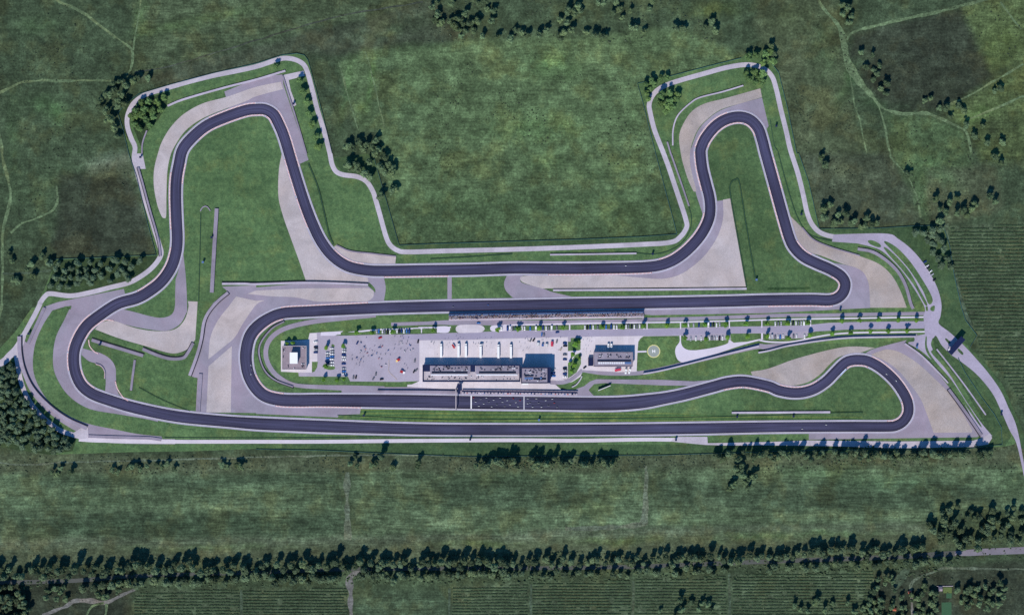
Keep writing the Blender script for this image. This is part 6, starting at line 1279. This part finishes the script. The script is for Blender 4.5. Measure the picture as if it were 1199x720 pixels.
TOP = [(500 + x / 6.66, y / 6.66) for x, y in [(80, 30), (40, 70), (85, 120), (60, 170), (110, 190), (190, 40), (180, 180), (240, 165), (220, 215), (250, 240), (300, 120), (280, 200), (330, 190), (390, 180), (300, 250), (360, 240), (400, 30), (450, 20), (470, 80), (520, 90), (500, 180), (270, 290), (430, 290), (550, 295), (650, 320), (690, 250), (740, 270), (780, 290), (870, 290), (930, 250), (1030, 165), (1030, 290), (1090, 190), (1100, 90), (1120, 250), (1060, 270), (1170, 60), (1150, 110)]]
wood(sorted(TOP), (3.6, 5.2), (9, 13), 'wild', 'broadleaf_tree', 'ragged grey-green tree', 'in the tree belt at the top centre', 'tree belt at the top centre')
wood(sorted(T('A3', (310, 55), (345, 155), (380, 170), (425, 175), (400, 15), (425, 20), (470, 70), (500, 50), (510, 90), (485, 15), (550, 60), (640, 50), (555, 135), (575, 140), (612, 155), (760, 140), (795, 140), (930, 110), (945, 150), (900, 130), (650, 10))), (3.6, 5), (8, 12), 'wild', 'broadleaf_tree', 'ragged tree', 'scattered right of the top tree belt', 'scattered trees right of the top belt')
wood(sorted(T('A4', (345, 30), (370, 45), (345, 70), (385, 80), (370, 110), (20, 260), (10, 220))), (3.6, 4.6), (8, 11), 'wild', 'broadleaf_tree', 'ragged tree', 'by the track fork in the north-east', 'trees by the north-east track fork')
wood(sorted(T('A4', (430, 250), (485, 265), (455, 320), (490, 330), (520, 310), (490, 375), (505, 350), (550, 395), (525, 420), (550, 440), (730, 475), (755, 465), (800, 510), (830, 505), (890, 500), (910, 520), (850, 550), (1055, 430), (1080, 420), (920, 590), (1000, 590), (1020, 670), (1090, 670), (960, 640))), (3., 4.6), (6, 10), 'wild', 'broadleaf_tree', 'dark ragged tree', 'dotted round the dark north-east field', 'trees round the dark north-east field')
wood(sorted(T('B4', (255, 260), (290, 240), (260, 300), (325, 285), (355, 280), (315, 325), (340, 320), (300, 330), (400, 315), (385, 330), (455, 305), (450, 335), (480, 330), (505, 330), (435, 345), (245, 20), (262, 55))), (3.8, 5), (8, 11), 'wild', 'broadleaf_tree', 'dark ragged tree', 'in the clump outside the eastern outer road', 'clump outside the eastern outer road')
wood(sorted(T('B4', (780, 215), (800, 260), (825, 270), (880, 210), (875, 280), (910, 265), (945, 265), (960, 235), (930, 290), (845, 225), (1030, 200), (1055, 230), (1055, 20), (1085, 45), (650, 100), (800, 320))), (3.4, 4.8), (8, 12), 'wild', 'broadleaf_tree', 'dark ragged tree', 'in the scrub north of the eastern vineyard', 'scrub north of the eastern vineyard')
wood(sorted(T('B1', (45, 470), (60, 500), (200, 480), (230, 510), (130, 540), (160, 575), (90, 600), (150, 520), (70, 590))), (3.4, 4.8), (6, 9), 'wild', 'scrub_tree', 'dark scrubby tree', 'in the scrub at the west edge', 'scrub at the west edge')
# tree line south of the bottom road
rl = random.Random(8); P_ = []
for x in range(0, 38):
    if noise.noise((x * .37, 9.2, 0)) > -.38: P_.append((568 + x * 4.1 + rl.uniform(-1.4, 1.4), 541.5 + rl.uniform(-4.5, 4) - .02 * x))
wood(sorted(P_), (3.6, 5.6), (10, 18), 'tall', 'poplar_tree', 'tall grey-green tree', 'in the line south of the bottom road at the centre', 'central tree line south of the bottom road')
P_ = []
for x in range(0, 82):
    if noise.noise((x * .31, 4.2, 0)) > -.32: P_.append((838 + x * 3.95 + rl.uniform(-1.4, 1.4), 533.5 - .009 * x * 3.95 + rl.uniform(-4.5, 4.5)))
wood(sorted(P_), (3.2, 5.0), (9, 17), 'tall', 'poplar_tree', 'tall grey-green tree', 'in the long line south of the bottom road in the east', 'eastern tree line south of the bottom road')
wood(sorted(T('D3', (1015, 125), (1040, 100), (1055, 55), (1070, 40), (1080, 65), (1085, 95), (1100, 80), (1120, 65), (1100, 125), (1130, 70), (1040, 30), (1070, 15), (1025, 110))), (3.2, 4.2), (8, 11), 'wild', 'broadleaf_tree', 'dark round tree', 'in the hay field clump below the tree line', 'clump in the southern hay field')
wood(sorted(T('D1', (250, 50), (270, 60), (290, 30), (338, 45), (555, 50), (530, 40), (600, 35), (620, 25), (645, 20), (660, 35), (690, 20), (735, 15), (760, 25), (785, 10), (1040, 15), (1065, 25), (1110, 15), (1130, 25), (820, 35))), (3, 4.2), (6, 10), 'wild', 'scrub_tree', 'dark scrubby tree', 'along the track below the south-west wood', 'scrub along the track south of the circuit in the west')
wood(sorted(T('D2', (440, 10), (475, 20), (540, 15), (560, 10), (755, 20), (760, 0), (640, 30), (1030, 20), (1060, 10))), (3, 4.2), (7, 12), 'wild', 'scrub_tree', 'dark scrubby tree', 'along the track south of the pits', 'scrub along the track south of the pits')
# double tree belt along the country road
def belt(x0, x1, yf, n, rr, hh, where, group, seed, jit=4.6):
    r = random.Random(seed); pts = []
    for i in range(n):
        x = x0 + (x1 - x0) * (i + r.uniform(-.35, .35)) / n; pts.append((x, yf(x) + r.uniform(-jit, jit)))
    wood(pts, rr, hh, 'tall', 'roadside_tree', 'roadside tree', where, group)
def road_y(x):
    P = [(-300, 683), (40, 681), (160, 674), (300, 670), (420, 666), (700, 664), (900, 657), (1040, 652), (1130, 647), (1199, 644), (1500, 634)]
    for a, b in zip(P, P[1:]):
        if x <= b[0]: return lerp(a[1], b[1], (x - a[0]) / (b[0] - a[0]))
belt(0, 230, lambda x: road_y(x) - 11, 30, (4.6, 6.2), (13, 18), 'on the north side of the country road in the far west', 'country road trees, north side, far west', 31, 5.5)
belt(230, 330, lambda x: road_y(x) - 6, 13, (4.6, 6), (12, 16), 'north of the country road above the first vineyards', 'country road trees, north side, west', 32)
belt(333, 600, lambda x: road_y(x) - 6, 39, (4.6, 6.2), (12, 17), 'on the north side of the country road left of centre', 'country road trees, north side, left of centre', 33)
belt(600, 900, lambda x: road_y(x) - 7, 39, (3.8, 5.6), (10, 15), 'on the north side of the country road right of centre', 'country road trees, north side, right of centre', 34)
belt(900, 1085, lambda x: road_y(x) - 8, 28, (4.2, 5.6), (10, 15), 'north of the country road in the east', 'country road trees, north side, east', 35)
belt(100, 330, lambda x: road_y(x) + 6.5, 27, (4.4, 6.2), (9, 13), 'on the south side of the country road in the west', 'country road trees, south side, west', 36, 4)
belt(318, 402, lambda x: road_y(x) + 9, 16, (4.6, 6.2), (11, 15), 'south of the country road above the ploughed strip', 'country road trees, south side, left of centre', 37)
belt(424, 600, lambda x: road_y(x) + 8, 28, (4.4, 6.2), (11, 15), 'on the south side of the country road at the centre', 'country road trees, south side, centre', 38)
belt(605, 860, lambda x: road_y(x) + 7, 32, (3.4, 5.4), (7, 12), 'on the south side of the country road right of centre', 'country road trees, south side, right of centre', 39)
belt(900, 1130, lambda x: road_y(x) + 7, 25, (4.2, 5.8), (9, 13), 'south of the country road in the east', 'country road trees, south side, east', 40, 4)
SEC = scatter(T('D4', (720, 330), (770, 260), (850, 190), (920, 200), (1000, 260), (1040, 200), (1110, 190), (1200, 200), (1260, 260), (1260, 380), (1150, 390), (1050, 400), (900, 410), (800, 380)), 56, 6.0, 51)
wood(SEC, (4., 5.6), (9, 14), 'tall', 'deciduous_tree', 'dark ragged tree', 'in the copse where the country road leaves the south-east', 'copse at the south-east edge')
SEG = scatter(T('D4', (490, 560), (560, 520), (640, 620), (760, 560), (800, 640), (790, 760), (480, 760), (420, 690)), 60, 4.2, 52)
wood(SEG, (2.8, 4.2), (6, 10), 'wild', 'deciduous_tree', 'small garden tree', 'in the gardens at the bottom right', 'garden trees at the bottom right')
SEH = scatter(T('D4', (870, 570), (960, 590), (1100, 560), (1110, 640), (1040, 700), (900, 680)), 22, 5.6, 53)
wood(SEH, (3.4, 4.6), (7, 11), 'wild', 'deciduous_tree', 'dark tree', 'on the plot right of the green court', 'trees right of the green court')
wood(sorted(T('D4', (120, 670), (150, 690), (180, 695), (215, 660), (225, 640), (260, 690), (300, 660), (290, 690), (370, 655), (400, 700), (440, 690))), (3, 4.2), (7, 10), 'wild', 'broadleaf_tree', 'dark tree', 'in the vineyard at the bottom right', 'trees in the bottom right vineyard')
wood(sorted(T('D3', (690, 695), (790, 690), (785, 640), (835, 655), (870, 690), (885, 660), (910, 665), (925, 690), (760, 715))), (3, 4.2), (7, 12), 'wild', 'broadleaf_tree', 'grey-green tree', 'standing in the vineyard at the bottom centre right', 'trees in the vineyard at the bottom centre right')
SWD = scatter(T('D1', (-60, 560), (60, 580), (120, 620), (150, 690), (100, 760), (-60, 760)), 42, 4.8, 54)
wood(SWD, (3.6, 5.), (10, 14), 'tall', 'dark_tree', 'dark blue-green tree', 'in the dense wood at the bottom left corner', 'dense wood at the bottom left corner')
wood(sorted(T('D1', (230, 600), (265, 590), (290, 610), (300, 590), (270, 640), (310, 640), (220, 630), (470, 620), (500, 630), (560, 600), (450, 575))), (3.6, 4.8), (8, 12), 'wild', 'broadleaf_tree', 'dark tree', 'between the country road and the bottom left track', 'trees by the bottom left track')
# ------------------------------------------------------------------ vineyards, weeds and scrub
def vineyard(poly, sp, hgt, seed):
    r = random.Random(seed); bm = bmesh.new(); xs = [p[0] for p in poly]; ys__ = [p[1] for p in poly]
    y = min(ys__) + 1.
    while y < min(max(ys__), 740):
        x = min(xs) + r.uniform(0, 1)
        while x < min(max(xs), 1240):
            q = (x, y + .5 * noise.noise((x * .03, y * .1, 1)))
            if inside(q, poly) and noise.noise((x * .09, y * .3, 5)) > -.42:
                c = W(q, .1); w = sp * r.uniform(.2, .32); h = hgt * r.uniform(.9, 1.6); l = r.uniform(1.2, 2.2)
                vs = [bm.verts.new((c.x + a * l / 2 * k + r.uniform(-.2, .2), c.y + b * w * k + r.uniform(-.15, .15), c.z + z * h)) for z, k in ((0, 1.), (1, .6)) for a, b in ((-1, -1), (1, -1), (1, 1), (-1, 1))]
                for f in ((4, 5, 6, 7), (0, 1, 5, 4), (1, 2, 6, 5), (2, 3, 7, 6), (3, 0, 4, 7)): bm.faces.new([vs[i] for i in f])
            x += r.uniform(1.1, 1.9)
        y += sp
    return tag(ob('vineyard_rows', bm, 'vine'), None, None, None, 'stuff')
for i, (p, sp, h_) in enumerate(VINE): vineyard(p, sp, h_ * .62, 60 + i)
def tufts(polys, n, seed, rr=(.3, 1.1), mat='leaf_dark', thr=0., hh=1.):
    r = random.Random(seed); bm = bmesh.new(); k = 0; tries = 0
    while k < n and tries < n * 12:
        tries += 1; poly = r.choice(polys); xs = [p[0] for p in poly]; ys__ = [p[1] for p in poly]; q = (r.uniform(min(xs), max(xs)), r.uniform(min(ys__), max(ys__)))
        if not inside(q, poly) or noise.noise((q[0] * .02, q[1] * .02, seed)) < thr: continue
        k += 1; s = r.uniform(*rr) * r.uniform(.6, 1.2); c = W(q, .05)
        top = bm.verts.new((c.x + r.uniform(-.2, .2) * s, c.y + r.uniform(-.2, .2) * s, c.z + s * hh * r.uniform(.6, 1.2))); m = r.randint(5, 7)
        rg = [bm.verts.new((c.x + s * r.uniform(.6, 1.1) * math.cos(2 * PI * i / m), c.y + s * r.uniform(.6, 1.1) * math.sin(2 * PI * i / m), c.z + r.uniform(0, .3) * s)) for i in range(m)]
        for i in range(m): bm.faces.new((rg[i], rg[(i + 1) % m], top))
    return tag(ob('weeds', bm, mat), None, None, None, 'stuff')
MEADOWS = [[(-20, -10), (150, -10), (150, 300), (-20, 330)], [(560, 60), (745, 98), (770, 200), (500, 200), (460, 150)], [(905, 60), (1000, 60), (1070, 240), (960, 240)], [(980, 10), (1199, -10), (1199, 260), (1080, 260), (990, 90)]]
tufts(MEADOWS, 1500, 71, (.35, 1.2), 'leaf_dark', .05)
tufts([[(-10, 534), (1190, 527), (1190, 553), (-10, 555)]], 900, 72, (.4, 1.5), 'leaf_dark', -.1)
tufts([[(0, 655), (1100, 640), (1100, 676), (0, 690)]], 2200, 73, (.6, 2.2), 'leaf_band', -.3)
tufts([[(560, 534), (725, 534), (725, 549), (560, 549)], [(838, 524), (1165, 520), (1165, 544), (838, 546)]], 700, 74, (.6, 1.7), 'leaf_wild', -.4)
tufts([[(480, 0), (860, 0), (860, 50), (480, 50)], [(1080, 596), (1199, 590), (1199, 720), (1010, 720), (1010, 680)], [(0, 560), (60, 690), (300, 690), (300, 720), (0, 720)]], 700, 75, (.5, 1.5), 'leaf_dark', .0)
# ------------------------------------------------------------------ light, sky, camera
SUN = Vector((-.33, -.94, 0)).normalized(); EL = math.radians(45)
to_sun = Vector((SUN.x * math.cos(EL), SUN.y * math.cos(EL), math.sin(EL)))
ld = bpy.data.lights.new('sun', 'SUN'); ld.energy = 4.65; ld.angle = math.radians(.5); ld.color = (1, .925, .84)
lo = link(bpy.data.objects.new('sun', ld)); lo.rotation_euler = (-to_sun).to_track_quat('-Z', 'Y').to_euler(); lo.location = (0, 0, 300)
wd_ = bpy.data.worlds.new('World'); scene.world = wd_; wd_.use_nodes = True
nt = wd_.node_tree; bg = nt.nodes['Background']; sky = nt.nodes.new('ShaderNodeTexSky'); sky.sky_type = 'NISHITA'; sky.sun_disc = False
sky.sun_elevation = EL; sky.sun_rotation = math.atan2(SUN.x, SUN.y); sky.air_density = 1.; sky.dust_density = .1; sky.ozone_density = 6.
tint = nt.nodes.new('ShaderNodeMix'); tint.data_type = 'RGBA'; tint.blend_type = 'MULTIPLY'; tint.inputs[0].default_value = 1; tint.inputs[7].default_value = (.46, .90, 1.10, 1)
nt.links.new(sky.outputs[0], tint.inputs[6]); nt.links.new(tint.outputs[2], bg.inputs[0]); bg.inputs[1].default_value = .122
cam = bpy.data.cameras.new('camera'); HT = 2000.; cam.sensor_width = 36; cam.lens = 36 * HT / 1199.; cam.clip_start = 10; cam.clip_end = 8000
co = link(bpy.data.objects.new('camera', cam)); co.location = (0, 0, HT); scene.camera = co
vs_ = scene.view_settings; vs_.view_transform = 'Standard'; vs_.look = 'None'; vs_.exposure = 0; vs_.gamma = 1; vs_.use_curve_mapping = False
scene.render.engine = 'CYCLES'; scene.cycles.max_bounces = 4; scene.cycles.diffuse_bounces = 2; scene.cycles.use_denoising = False
